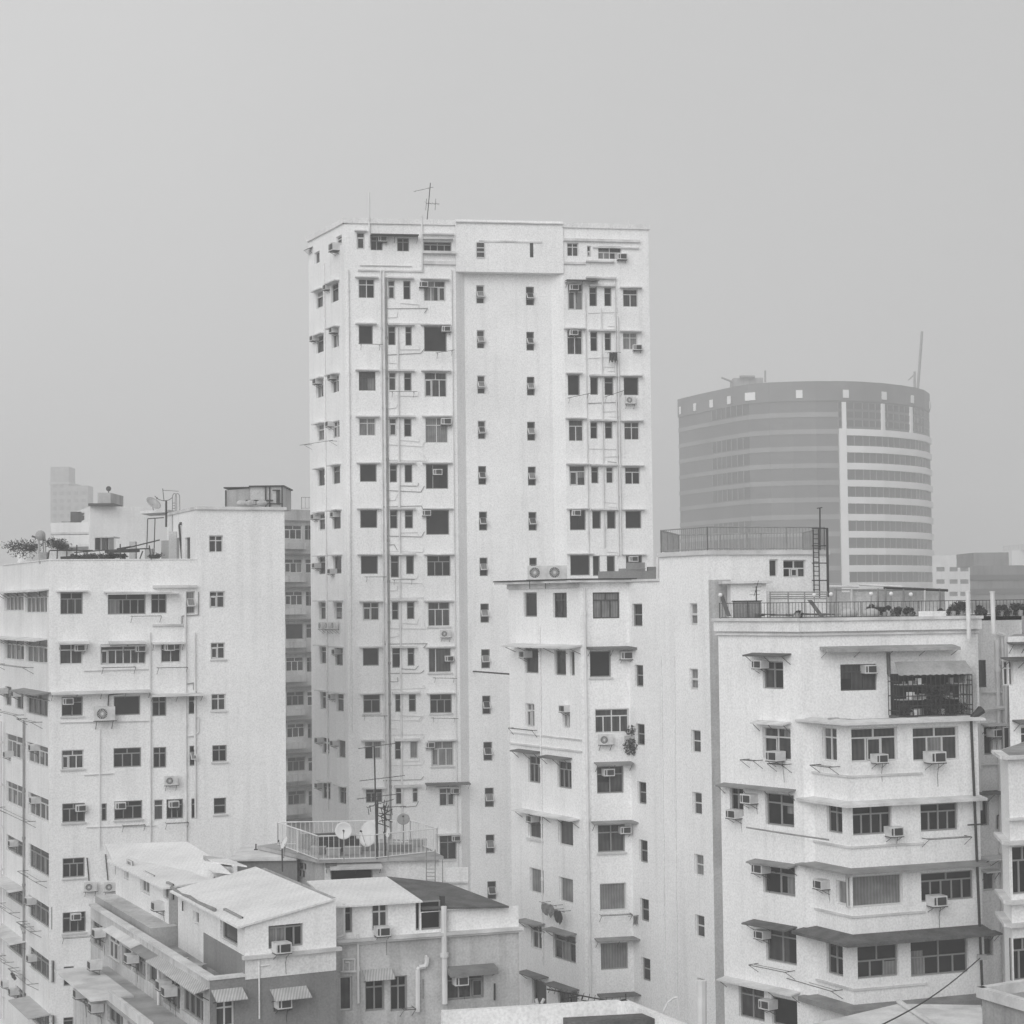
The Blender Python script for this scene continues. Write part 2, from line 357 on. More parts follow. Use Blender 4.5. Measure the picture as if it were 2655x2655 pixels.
# ------------------------------------------------------------------ repeated things: air conditioners
def make_ac(kind):
    t = thing('air_conditioner' if kind != 'cond' else 'condenser_unit', '', 'air conditioner', (0, 0, 0))
    X, Y, Zv = Vector((1, 0, 0)), Vector((0, 1, 0)), Vector((0, 0, 1))
    if kind == 'win':
        m = MB(); w, h, d = .33, .21, .30
        m.box((0, -.1, h), X * w, Y * d, Zv * h, 'acw'); o = m.build('casing', t, Vector((0, 0, 0)))
        g = MB(); g.box((.07, -.1 - d - .006, h), X * (w * .62), Y * .006, Zv * (h * .74), 'acd')
        g.box((-w * .72, -.1 - d - .006, h), X * (w * .12), Y * .006, Zv * (h * .7), 'acd'); g.build('grille', t, Vector((0, 0, 0)))
        b = MB(); b.box((0, -.15, -.02), X * (w * 1.03), Y * (d * .9), Zv * .015, 'iron')
        for sx in (-1, 1): b.tube((sx * w * .8, .18, -.3), (sx * w * .8, -.35, -.03), .012, 'iron', 4)
        b.build('bracket', t, Vector((0, 0, 0)))
        b = MB(); b.path([(.26, .1, .02), (.27, .05, -.15), (.24, .12, -.5), (.27, .14, -.95)], .011, 'iron', 4); b.build('drain_hose', t, Vector((0, 0, 0)))
    else:
        m = MB(); w, h, d = .42, .29, .16
        m.box((0, -.3, h), X * w, Y * d, Zv * h, 'acw'); m.build('casing', t, Vector((0, 0, 0)))
        g = MB(); g.tube((-.12, -.3 - d - .012, h), (-.12, -.3 - d, h), .22, 'acd', 18)
        for k in range(8):
            a = math.pi * k / 8; g.box((-.12, -.3 - d - .018, h), X * math.cos(a) * .21 + Zv * math.sin(a) * .21, Y * .003, (Zv * math.cos(a) - X * math.sin(a)) * .008, 'acw')
        g.build('fan_grille', t, Vector((0, 0, 0)))
        b = MB()
        for sx in (-1, 1):
            b.box((sx * w * .8, -.24, -.02), X * .02, Y * .26, Zv * .018, 'iron'); b.tube((sx * w * .8, 0, -.38), (sx * w * .8, -.46, -.03), .015, 'iron', 4)
        b.box((0, -.46, -.02), X * w * 1.15, Y * .015, Zv * .015, 'iron'); b.build('bracket', t, Vector((0, 0, 0)))
    return t
PROTO = {}; USED = set()
def put_ac(kind, loc, rz, sc, label, group):
    if kind not in PROTO: PROTO[kind] = make_ac(kind)
    src = PROTO[kind]
    if kind in USED:
        o = src.copy(); COL.objects.link(o)
        for ch in list(src.children):
            c = ch.copy(); COL.objects.link(c); c.parent = o
    else: o = src; USED.add(kind)
    o.location = loc; o.rotation_euler = (0, 0, rz); o.scale = (sc, sc, sc)
    tag(o, label, 'air conditioner', group); return o
ACN = 0
def ac(F, Z, x0, y0, x1, y1, label, kind='win', n=0, group=None):
    a, b, c, d = F.rect(Z, x0, y0, x1, y1)
    w = {'win': .66, 'cond': .84}[kind]; sc = min(1.25, max(.75, (b - a) / w)); 
    if kind == 'win': sc = min(1.15, max(.8, (d - c) / .42))
    else: sc = min(1.3, max(.75, (d - c) / .58))
    return put_ac(kind, F.pt((a + b) / 2, c, n), math.atan2(F.u.y, F.u.x), sc, label, group)

def leaves(mb, c, r, n, k='leaf', sc=(1, 1, .8), s=.07):
    c = Vector(c)
    for _ in range(n):
        th = random.uniform(0, 6.283); u = random.uniform(-1, 1); rr = r * random.random() ** .45
        q = math.sqrt(1 - u * u); p = c + Vector((q * math.cos(th) * sc[0], q * math.sin(th) * sc[1], u * sc[2])) * rr
        a = Vector((random.uniform(-1, 1), random.uniform(-1, 1), random.uniform(-1, 1))).normalized()
        b = a.cross(Vector((random.uniform(-1, 1), random.uniform(-1, 1), random.uniform(-1, 1)))).normalized()
        e = s * random.uniform(.6, 1.5); mb.face([p - a * e, p + b * e * .45, p + a * e, p - b * e * .45], k)
def bush(label, loc, r, n=220, group=None, pot=True, clumps=3, s=.06, name='potted_plant', flat=1):
    loc = Vector(loc); t = thing(name, label, 'plant', loc, group)
    st = MB()
    for i in range(5):
        a = random.uniform(0, 6.28); st.tube(loc + Vector((0, 0, .05)), loc + Vector((math.cos(a) * r * .6, math.sin(a) * r * .6, r * random.uniform(.8, 1.5))), .012, 'wood', 4)
    st.build('stem', t)
    f = MB()
    for i in range(clumps):
        leaves(f, loc + Vector((random.uniform(-.6, .6) * r * flat, random.uniform(-.4, .4) * r, r * random.uniform(.3, 1.3) / flat ** .6)), r * random.uniform(.35, .7), int(n * 1.8) // clumps, s=s, sc=(flat, 1, .8))
    f.build('foliage', t)
    if pot:
        p = MB(); p.tube(loc + Vector((0, 0, -.02)), loc + Vector((0, 0, .22)), .1, 'conc', 10, .14); p.build('pot', t)
    return t
def railing(pts, h, step, k='steel', r=.018, rb=.011, low=.08, posts=2.0, mid=True):
    m = MB(); up = Vector((0, 0, 1))
    for a, b in zip(pts, pts[1:]):
        a = Vector(a); b = Vector(b); m.tube(a + up * h, b + up * h, r, k, 6)
        if mid: m.tube(a + up * low, b + up * low, r * .8, k, 6)
        L = (b - a).length; n = max(1, int(L / step))
        for i in range(n + 1): q = a.lerp(b, i / n); m.tube(q + up * (low if mid else 0), q + up * h, rb, k, 4)
        n = max(1, int(L / posts))
        for i in range(n + 1): q = a.lerp(b, i / n); m.tube(q, q + up * (h + .02), r * 1.15, k, 6)
    return m
def yagi(mb, c, L, n, ang, k='iron', el=.45, tilt=0):
    c = Vector(c); d = Vector((math.cos(ang), math.sin(ang), tilt)).normalized(); e = d.cross(Vector((0, 0, 1))).normalized()
    mb.tube(c - d * L / 2, c + d * L / 2, .014, k, 5)
    for i in range(n):
        q = c - d * L / 2 + d * L * (i + .3) / n; w = el * (1 - .4 * i / n); mb.tube(q - e * w, q + e * w, .008, k, 4)
def dish(name, label, base, h, r, face, k='dish', group=None):
    base = Vector(base); face = Vector(face).normalized(); t = thing(name, label, 'satellite dish', base, group)
    c = base + Vector((0, 0, h)); x = face.cross(Vector((0, 0, 1))).normalized(); y = x.cross(face)
    m = MB(); i = m.mi(k); N = 24; R = 5; b = 0
    for sh in (0, .02):
        for a in range(R + 1):
            rr = r * a / R; dz = -.28 * r * (1 - (a / R) ** 2) - sh
            for j in range(N):
                an = 2 * math.pi * j / N; m.v.append(c + x * rr * math.cos(an) + y * rr * math.sin(an) + face * dz)
    for sh in (0, 1):
        o = sh * (R + 1) * N
        for a in range(R):
            for j in range(N):
                q = (j + 1) % N; m.f.append((o + a * N + j, o + a * N + q, o + (a + 1) * N + q, o + (a + 1) * N + j)); m.m.append(i)
    for j in range(N):
        q = (j + 1) % N; m.f.append((R * N + j, R * N + q, (2 * R + 1) * N + q, (2 * R + 1) * N + j)); m.m.append(i)
    m.build('reflector', t, smooth=True)
    p = MB(); p.tube(base, c - face * .3 * r, .025, 'steel', 8); p.tube(c - face * .3 * r, c - face * .28 * r + Vector((0, 0, .01)), .05, 'steel', 8); p.build('pole', t)
    f = MB(); f.tube(c - y * r * .9, c + face * r * .75, .012, 'steel', 5); f.tube(c + face * r * .72, c + face * r * .85, .04, 'iron', 8); f.build('feed_arm', t)
    return t
ORD = ['top', 'second', 'third', 'fourth', 'fifth', 'sixth', 'seventh', 'eighth', 'ninth', 'tenth', 'eleventh', 'twelfth', 'thirteenth', 'fourteenth']

# ------------------------------------------------------------------ ground
g = MB(); g.abox(-3000, 3000, -500, 6000, -.5, 0, 'asphalt')
tag(g.build('ground'), kind='structure')

# ================================================================== the tall white tower
T = Bld('apartment_tower', 'tallest white apartment tower, standing in the middle and rising well above its neighbours', pd(1290, 1560, 125) * 1); T.root.location.z = 0
back = Vector((-.43, .9, 0)).normalized() * 15
T.facs = dict(L=Fac(804, 120.9, 898, 115, 1250), A=Fac(898, 115, 1187, 116.1, 1250), d1=Fac(1187, 116.1, 1209, 116.8, 1250), S=Fac(1209, 116.8, 1436, 117.65, 1250),
              d2=Fac(1436, 117.65, 1468, 117.2, 1250), E=Fac(1468, 117.2, 1691, 118.2, 1250))
narrow = lambda key, Z, txt: T.table(key, Z, txt, 'narrow_window')
narrow('L', Z1, """135 745 187 860 Mp;350 585 410 690 M1
150 1140 222 1310 L1h; 303 1060 377 1245 D1h; 155 1585 228 1755 D1h; 308 1515 380 1705 M2h""")
narrow('L', Z3, """152 325 225 505 M2h;305 285 380 455 M2h;165 775 232 940 L1h;315 740 387 908 M2;168 1225 240 1390 Dph;315 1190 393 1370 D1h
172 1665 243 1838 M1h;315 1645 398 1822 D1h""")
narrow('L', Z5, """170 163 240 330 D1h;312 155 390 325 Dph;177 597 247 767 M1h;322 597 397 768 M1h;183 1025 255 1195 M1h;330 1040 403 1210 D1h
190 1462 263 1632 M2h;338 1480 412 1655 M1h""")
narrow('L', Z7, "537 35 590 152 M1;648 52 705 182 Mp;540 355 597 475 D2h;657 385 710 508 D2h")
T.table('A', Z1, """560 550 640 720 M1h;700 590 820 730 D2;965 605 1085 740 D2;1230 645 1510 740 D4
578 1015 740 1210 M2h;1232 1035 1450 1240 M3h;580 1480 722 1670 Dph;1235 1490 1462 1745 Dph""")
T.table('A', Z3, """582 245 748 435 M2hk;1240 250 1463 500 M3h;585 708 750 888 L2h;1248 705 1475 960 L2h;592 1172 760 1350 Dph;1253 1172 1477 1420 Dpqh
595 1630 767 1812 Dph;1255 1630 1487 1880 Dph""")
T.table('A', Z5, """578 150 743 328 Dph;1217 150 1442 348 D3h;597 600 755 775 M2h;1225 598 1437 832 M3hs;597 1040 752 1212 Dph;1230 1040 1450 1277 Mpqhs
602 1488 765 1665 D2uhs;1245 1485 1455 1668 D3hs""")
T.table('A', Z7, "843 60 965 190 L2h;1320 60 1480 238 L3hs;852 402 970 500 D3h;1378 395 1487 525 M2h;1380 733 1500 908 D2hs")
narrow('A', Z1, "872 1030 945 1220 M1;1027 1035 1100 1222 D1;875 1490 950 1680 D1;1048 1495 1112 1685 D1")
narrow('A', Z3, "882 250 955 435 M1;1035 255 1110 438 D1;885 712 960 890 M1;1035 715 1110 897 D1;890 1175 965 1355 D1;1040 1178 1118 1357 Dp;893 1632 970 1817 D1;1042 1635 1125 1817 D1")
narrow('A', Z5, "865 150 945 362 D1;1015 152 1090 330 Dp;877 597 943 768 D1e;1022 595 1095 763 D1;880 1038 962 1232 D1;1028 1040 1095 1212 D1;910 1487 965 1658 D1;1040 1487 1110 1655 D1")
narrow('A', Z7, "1060 60 1107 190 D1e;1168 60 1225 185 Lp;1065 393 1112 515 M1;1185 393 1227 500 M1")
T.table('E', Z2, """1045 655 1160 790 M2;1355 690 1590 820 M4e;1052 1065 1205 1328 M2h;1605 1118 1755 1298 M2uh;1047 1528 1200 1775 M2h;1605 1555 1750 1725 L2h""")
T.table('E', Z4, """1052 275 1172 483 Dph;1612 300 1762 483 Dph;1062 725 1207 943 M2uh;1617 750 1770 930 M2h;1068 1185 1230 1387 M2uh;1625 1200 1778 1375 M2uh
1073 1632 1232 1835 Dph;1630 1640 1790 1817 Dph""")
T.table('E', Z6, "640 125 805 297 Dph;1105 130 1240 300 Dph")
narrow('E', Z2, "1245 685 1285 795 M1e;1268 1100 1345 1290 D1;1418 1103 1490 1290 D1;1278 1545 1350 1740 D1;1422 1555 1487 1735 D1")
narrow('E', Z4, "1277 300 1357 478 Dp;1420 300 1510 483 D1;1278 750 1350 917 D1;1425 750 1500 917 D1;1287 1197 1360 1365 D1;1437 1200 1510 1365 M1;1297 1640 1385 1820 Dp;1445 1640 1533 1820 Dp")
narrow('E', Z6, "828 130 888 300 Dp;945 133 1015 300 Dp")
vent = lambda Z, txt: T.table('S', Z, txt, 'vent_window')
vent(Z1, "1757 1080 1840 1265 Mv;1763 1530 1843 1715 Mv")
vent(Z2, "632 1095 715 1282 Dv;637 1547 715 1735 Dv")
vent(Z3, "1768 285 1848 470 Mv;1773 738 1853 924 Mv;1778 1192 1858 1378 Dv;1785 1648 1867 1837 Dv")
vent(Z4, "642 297 720 485 Dv;645 748 725 937 Dv;652 1197 732 1387 Dv;658 1652 740 1838 Dv")
vent(Z5, "1722 170 1800 348 Dv;1730 613 1812 797 Dv;1738 1053 1822 1237 Dv;1748 1500 1828 1680 Dv")
vent(Z7, "1693 65 1757 200 Dv;1703 393 1768 532 Dv;1710 728 1773 865 Dv;1722 1062 1785 1195 Dv")
T.table('S', Z6, "298 148 362 330 Dv", 'vent_window')
fA = T.facs['A']; fE = T.facs['E']; fS = T.facs['S']; fL = T.facs['L']
ztop = zof(fA, 1000, 581)
T.walls([(k, ztop) for k in ('L', 'A', 'd1', 'S', 'd2', 'E')], 'white', [bb(fE.B, 12, -1.5), bb(fL.A, 9, 1.5)], zb=0)
# parapet cap with a thin overhang, stepped like the photo
cap = MB()
for F in (fL, fA, fE): F.fbox(cap, -.1, F.L + .1, ztop, ztop + .32, -.25, .12, 'white2')
for F in (T.facs['d1'], fS, T.facs['d2']): F.fbox(cap, -.05, F.L + .05, ztop, ztop + .28, -.25, .08, 'white2')
cap.build('parapet', T.root)
# top storey projecting over the recessed middle
tb = MB(); a, _ = fS.hit(1207, 700); b, _ = fS.hit(1434, 700); zb_ = zof(fS, 1320, 711)
tb.prism([fA.B + fS.n * .1, T.facs['d2'].B + fS.n * .1, fS.B - fS.n * .05, fS.A - fS.n * .05], zb_, ztop + .38, 'white')
tb.build('projecting_storey', T.root)
F0 = Fac(1187, 116.1, 1468, 117.2, 1250, off=.1); T.facs['P'] = F0
for (x0, y0, x1, y1, zz) in ((1757, 652, 1840, 803, Z1),):
    m = MB(); q = F0.rect(zz, x0, y0, x1, y1); F0.fbox(m, *q, .0, .02, 'gM'); w = m.build('vent_window', T.root)
    m = MB()
    for f in (0, .36, .64, 1): zc = q[2] + (q[3] - q[2]) * f; F0.fbox(m, q[0], q[1], zc - .03, zc + .03, .022, .06, 'fW')
    for u in (q[0], q[1]): F0.fbox(m, u - .03, u + .03, q[2], q[3], .022, .06, 'fW')
    m.build('frame', w)
m = MB(); q = F0.rect(Z2, 672, 658, 705, 800); F0.fbox(m, *q, 0, .02, 'gM'); m.build('vent_window', T.root)
m = MB(); q = F0.rect(Z2, 160, 636, 795, 652); F0.fbox(m, *q, 0, .06, 'slab'); m.build('ledge', T.root)
m = MB(); q = F0.rect(Z2, 0, 452, 890, 462); F0.fbox(m, 0.02, F0.L - .02, q[2], q[3], 0, .14, 'slab'); m.build('ledge', T.root)
# balcony band of the top storey and ledges
for Z, x0, y0, x1, y1, k, pr in ((Z1, 1215, 745, 1600, 770, 'A', .35), (Z1, 1215, 565, 1530, 580, 'A', .3), (Z1, 1225, 615, 1520, 628, 'A', .4), (Z1, 1225, 842, 1610, 875, 'A', .15), (Z1, 570, 930, 1225, 945, 'A', .12), (Z1, 590, 882, 1110, 890, 'A', .1),
                                 (Z2, 1230, 838, 1510, 852, 'E', .25), (Z2, 900, 620, 1770, 645, 'E', .18), (Z2, 700, 845, 1225, 868, 'E', .12), (Z2, 1230, 1002, 1530, 1020, 'E', .3), (Z2, 1300, 700, 1760, 712, 'E', .15)):
    F = T.facs[k]; m = MB(); q = F.rect(Z, x0, y0, x1, y1); q = (max(q[0], 0), min(q[1], F.L), q[2], q[3]); F.fbox(m, *q, -.02, pr, 'slab'); m.build('ledge', T.root)
T.canopy('A', Z1, 697, 572, 1170, 592, .8, 'iron', .05, .06)
T.canopy('E', Z2, 1020, 1028, 1340, 1045, .8, 'dslab', .05, .05)
# ledges shared by the two narrow windows of every storey
for (Z, l) in ((Z1, [(865, 1012, 1130), (870, 1478, 1135)]), (Z3, [(870, 238, 1135), (880, 698, 1145), (885, 1160, 1150), (885, 1620, 1145)]), (Z5, [(855, 138, 1105), (865, 580, 1120), (870, 1030, 1115), (880, 1470, 1145)]), (Z7, [(1055, 48, 1235), (1055, 380, 1245)])):
    for x0, y, x1 in l:
        m = MB(); q = fA.rect(Z, x0, y - 8, x1, y + 8); fA.fbox(m, *q, -.02, .36, 'slab'); m.build('shared_hood', T.root)
for (Z, l) in ((Z2, [(1262, 1090, 1520), (1262, 1535, 1520)]), (Z4, [(1265, 288, 1525), (1270, 735, 1535), (1275, 1182, 1545), (1285, 1628, 1550)])):
    for x0, y, x1 in l:
        m = MB(); q = fE.rect(Z, x0, y - 8, x1, y + 8); fE.fbox(m, *q, -.02, .36, 'slab'); m.build('shared_hood', T.root)
T.canopy('L', Z1, 85, 705, 120, 690, .4, 'dslab', .2, .04)
# pipes
T.vpipe('A', NA, 907, 700, 1900, .05, 'white2'); T.vpipe('A', NA, 993, 700, 2230, .045, 'pipe'); T.vpipe('A', NA, 1001, 705, 2230, .06, 'pipe', .14)
T.vpipe('A', NA, 1007, 720, 2200, .05, 'pipeD', .08); T.vpipe('A', NA, 1037, 850, 2200, .055, 'pipe', .1); T.vpipe('A', NA, 957, 500, 640, .06, 'pipe'); T.vpipe('A', NA, 1094, 560, 700, .06, 'pipe')
T.vpipe('E', NA, 1562, 800, 1420, .045, 'pipe', .1); T.vpipe('E', NA, 1598, 720, 1440, .05, 'pipe', .1); T.vpipe('E', NA, 1605, 820, 1440, .05, 'pipe', .12); T.vpipe('E', NA, 1521, 760, 1440, .04, 'pipe', .1)
T.vpipe('L', NA, 848, 680, 2100, .05, 'white2', .08); T.vpipe('A', NA, 1178, 700, 2300, .05, 'white2', .08)
random.seed(11)
for i in range(13):
    y = 800 + i * 118.5
    for (x0, x1, dy) in ((1003, 1100, 0), (1003, 1030, 22), (1037, 1085, -12), (993, 1098, 38)):
        if random.random() < .85:
            T.ppath('A', NA, [(x0, y + dy + random.uniform(-3, 3)), (x1 + random.uniform(-10, 10), y + dy + random.uniform(-3, 3)), (x1, y + dy + random.choice((-14, -10, 12)))], .02, random.choice(('pipe', 'pipe', 'pipeD')), .04)
for i in range(6):
    y = 812 + i * 117
    for (x0, x1, dy) in ((1525, 1600, 0), (1562, 1605, 22), (1530, 1600, 44), (1575, 1602, 34)):
        if random.random() < .85:
            T.ppath('E', NA, [(x0, y + dy), (x1, y + dy + random.uniform(-3, 3)), (x1, y + dy + random.choice((-14, 12)))], .02, random.choice(('pipe', 'pipe', 'pipeD')), .04)
# a drying rod with brackets under some windows
for (k, Z, x0, y0, x1, y1) in (('A', Z1, 570, 1680, 815, 1685), ('A', Z1, 1340, 1770, 1530, 1740), ('A', Z5, 605, 357, 820, 357), ('A', Z5, 580, 1692, 830, 1690), ('A', Z5, 870, 385, 1090, 382), ('A', Z3, 880, 455, 1160, 455), ('L', Z3, 70, 985, 405, 935), ('E', Z4, 1030, 520, 1270, 470), ('E', Z4, 1400, 510, 1605, 440), ('A', Z5, 110, 790, 1, 1), ('A', Z5, 1260, 1325, 1495, 1330), ('A', Z5, 1240, 1710, 1505, 1715)):
    if x1 > 10:
        F = T.facs[k]; m = MB(); p0 = F.pt(*F.hit(*Z(x0, y0)), .55); p1 = F.pt(*F.hit(*Z(x1, y1)), .55); m.tube(p0, p1, .016, 'iron', 5)
        for q in (.12, .88): w = p0.lerp(p1, q); m.tube(w, w - F.n * .56, .014, 'iron', 5); m.tube(w, w - F.n * .55 - Vector((0, 0, .3)), .01, 'iron', 4)
        m.build('drying_rod', T.root)
GA = 'window air conditioners on the tall tower'
TA = [('A', Z1, 780, 600, 855, 650, 'under the dark canopy of the topmost storey'), ('E', Z2, 1545, 770, 1630, 830, 'right of the four-pane window on the topmost storey'), ('L', Z1, 325, 640, 410, 740, 'left side, topmost storey, above a slanting rod'),
      ('L', Z1, 240, 1080, 320, 1130, 'left side, inner window two storeys below the roof'), ('A', Z1, 1180, 1050, 1270, 1105, 'left of the bay window two storeys below the roof'), ('E', Z2, 1055, 1080, 1160, 1135, 'in the top of the tall window under a black canopy'),
      ('L', Z1, 105, 1590, 190, 1640, 'on the left side, outer window of the third storey down'), ('L', Z1, 310, 1510, 375, 1560, 'on the left side, inner window of the third storey down'), ('A', Z1, 1415, 1495, 1490, 1550, 'top right corner of the black bay opening, third storey down'),
      ('E', Z2, 1055, 1535, 1155, 1585, 'top of the tall window left of the hanging clothes'), ('E', Z2, 1690, 1680, 1795, 1735, 'lower right corner of the end window, beside the hanging clothes'),
      ('L', Z3, 140, 315, 225, 372, 'on the left side, outer window of the fourth storey down'), ('L', Z3, 285, 270, 370, 325, 'on the left side, inner window of the fourth storey down'), ('L', Z3, 262, 745, 345, 798, 'on the left side, inner window above the long drying rod'),
      ('A', Z3, 1405, 715, 1500, 780, 'top right of the curtained bay window, fifth storey down'), ('A', Z3, 1310, 1225, 1425, 1282, 'in the middle of the black bay opening, sixth storey down'), ('L', Z3, 118, 1672, 200, 1725, 'on the left side, outer window of the seventh storey down'),
      ('L', Z3, 315, 1650, 395, 1705, 'on the left side, inner window of the seventh storey down'), ('A', Z3, 1210, 1635, 1300, 1690, 'top left corner of the black bay opening, seventh storey down'), ('E', Z4, 1080, 1635, 1180, 1690, 'top left corner of the black square window on the right wing'),
      ('L', Z5, 120, 225, 205, 272, 'left side, halfway up outer window, eighth storey down'), ('L', Z5, 268, 278, 360, 328, 'left side, foot of inner window, eighth storey down'), ('E', Z6, 1128, 135, 1195, 182, 'in the dark end window just above the roof clutter'),
      ('L', Z5, 312, 1052, 400, 1102, 'on the left side, inner window of the tenth storey down'), ('A', Z5, 1380, 1115, 1475, 1168, 'right edge of the bay window with one dark mullion, tenth storey'), ('L', Z5, 278, 1482, 360, 1532, 'on the left side, between both windows of the eleventh storey down'),
      ('L', Z7, 497, 32, 558, 70, 'on the left side, outer window of the twelfth storey down'), ('L', Z7, 608, 55, 668, 92, 'on the left side, inner window of the twelfth storey down'), ('A', Z7, 1275, 65, 1345, 105, 'left of the pale bay window, twelfth storey down'),
      ('L', Z7, 505, 360, 550, 395, 'on the left side, outer window of the lowest full row seen'), ('A', Z7, 1462, 400, 1512, 432, 'top right of the window under the ragged canopy'), ('A', Z7, 1467, 740, 1525, 772, 'in the half-hidden lowest window beside the rooftop railing')]
for k, Z, x0, y0, x1, y1, w in TA: ac(T.facs[k], Z, x0, y0, x1, y1, 'tower air conditioner, ' + w, group=GA)
T.canopy('A', Z7, 1275, 352, 1590, 355, .9, 'dslab', .05, .06)
GC = 'condenser units hung on the tall tower'
ac(fA, Z5, 1345, 868, 1435, 938, 'white condenser with round fan on a bracket below a three-pane bay window of the tower', 'cond', group=GC)
ac(fE, Z4, 1615, 500, 1725, 572, 'condenser on a dark shelf below the end window of the tower, near its right edge', 'cond', group=GC)
for i, w in enumerate(('leftmost', 'middle one', 'rightmost')):
    ac(fL, Z5, 205 + i * 62, 795, 262 + i * 62, 858, 'condenser on the bracket below tower left side windows, ' + w + ' of three', 'cond', group=GC)
# laundry
laundry(fE, Z2, 1448, 1765, 1530, 1875, 'dark clothes hung out below the third storey window near the tower right edge', 'cloth')
# roof antenna and poles on the tower
tz = ztop + .3
m = MB(); q = fA.pt(*fA.hit(1116, 570), -2.5); q.z = tz - .3; top = pd(1116, 474, q.y); m.tube(q, top, .03, 'iron', 6)
yagi(m, pd(1098, 491, q.y), 1.3, 3, .15, el=.25, tilt=.25); yagi(m, pd(1122, 528, q.y), .9, 4, -.2, el=.6, tilt=-.1)
for dx in (-10, 14): m.tube(pd(1116 + dx, 515, q.y), pd(1114 + dx, 545, q.y), .014, 'iron', 4)
single(m, 'television_antenna', 'thin television antenna mast alone on the roof of the tallest tower', 'antenna', q)
m = MB(); q = fA.pt(*fA.hit(958, 575), -.1); q.z = ztop; m.tube(q, pd(958, 540, q.y), .035, 'pipe', 6); single(m, 'vent_pole', 'short thin pole on the tower roof near its left corner', 'pole', q)
m = MB(); q = fE.pt(*fE.hit(1631, 600), -.1); q.z = ztop; m.tube(q, pd(1631, 572, q.y), .03, 'pipe', 6); single(m, 'vent_pole', 'short thin pole on the tower roof near its right corner', 'pole', q)

# ================================================================== left white block
Lb = Bld('apartment_block', 'white apartment block with a taller blank right half, left of the tall tower', (-18, 105, 0))
back = Vector((-.43, .9, 0)).normalized() * 14
Lb.facs = dict(L=Fac(8, 108.8, 127, 98, 1900), F=Fac(127, 98, 511, 100.6, 1900), R=Fac(511, 100.6, 741, 102.4, 1900))
Lb.table('L', Z8, "45 1360 235 1560 M5;250 1358 470 1580 M5")
Lb.table('L', Z10, "38 45 200 230 M4;215 60 395 255 M4;40 450 95 610 D2;128 475 195 640 D2;222 500 398 690 D4;45 860 203 1050 M4;225 935 400 1105 M4;48 1265 210 1450 M4;235 1362 405 1550 M4")
Lb.table('L', Z11, "62 75 250 235 D4;285 170 490 412 D4;62 560 250 710 D4;285 697 492 917 D4;75 1035 250 1230 D4;288 1222 497 1435 D4;150 1580 262 1770 D2;290 1760 500 1960 D4")
Lb.table('F', Z8, "605 1375 830 1595 D3h;1080 1385 1460 1595 D5h;1515 1385 1670 1585 D2h")
Lb.table('F', Z10, "500 95 690 265 M2;840 95 1220 265 M6;1345 95 1510 250 M2;515 535 692 697 D2s;950 530 1172 690 D3pi;1272 530 1390 698 D2;1575 528 1640 680 D1;515 980 700 1138 M3s;948 962 1180 1125 D3;1280 957 1390 1130 D2;520 1425 710 1585 D3s;848 1427 893 1573 D1;955 1405 1190 1560 D3s;1287 1395 1365 1567 M1;1390 1390 1530 1555 D3;1598 1385 1645 1553 D1")
Lb.table('F', Z10, "1583 945 1645 1113 Dv", 'vent_window'); Lb.table('F', Z9, "318 1365 410 1590 Lv", 'vent_window')
Lb.table('F', Z11, "628 268 850 465 D3s;628 810 860 1015 D3s;638 1355 742 1550 D1;635 1865 740 1990 D1")
Lb.table('R', Z9, "550 805 690 975 M2;555 1365 708 1530 M2i"); Lb.table('R', Z10, "1760 85 1880 220 M2s;1765 513 1885 650 M2s;1773 940 1895 1078 D2s;1785 1380 1890 1515 D1es")
fL, fF, fR = Lb.facs['L'], Lb.facs['F'], Lb.facs['R']
zlo = zof(fF, 320, 1452); zhi = zof(fR, 640, 1322)
m = MB(); fL.wall(m, 0, zlo, 'white2'); fF.wall(m, 0, zlo, 'white')  # side face takes the duller render: its slight shade is in the colour
bk1 = [fF.B + back, fL.A + back * .5]
bp = [fF.B] + bk1 + [fL.A]
for a, b in zip(bp, bp[1:]): m.face([(a.x, a.y, 0), (b.x, b.y, 0), (b.x, b.y, zlo), (a.x, a.y, zlo)], 'white')
m.build('wall', Lb.root)
m = MB(); m.face([(p.x, p.y, zlo - .9) for p in [fL.A, fF.A, fF.B] + bk1], 'terr')
for F in (fL, fF): F.fbox(m, 0, F.L, zlo, zlo + .06, -.2, .05, 'white2')
m.build('roof', Lb.root)
# higher part: left side wall from x=512 back to x=433
s0 = fF.B.copy(); hb = Fac(433, 107.5, 508, 100.7, 1400); Lb.facs['H'] = hb
Lb.table('H', Z8, "1855 825 1905 1100 D1p", 'door')
m = MB(); hb.wall(m, zlo - .9, zhi, 'white'); fR.wall(m, 0, zhi, 'white')
hbA = hb.A.copy(); q = [fR.B, fR.B + back * .9, hbA + Vector((1.5, 5, 0)), hbA]
for a, b in zip(q, q[1:]): m.face([(a.x, a.y, 0), (b.x, b.y, 0), (b.x, b.y, zhi), (a.x, a.y, zhi)], 'white')
a, b = hb.B, fR.A; m.face([(a.x, a.y, 0), (b.x, b.y, 0), (b.x, b.y, zhi), (a.x, a.y, zhi)], 'white')
m.build('wall', Lb.root)
m = MB(); poly = [hbA, hb.B, fR.A, fR.B, fR.B + back * .9, hbA + Vector((1.5, 5, 0))]; cen = sum(poly, Vector()) / len(poly)
m.prism([(p - cen) * 1.03 + cen for p in poly], zhi, zhi + .16, 'slab'); m.build('roof_slab', Lb.root)
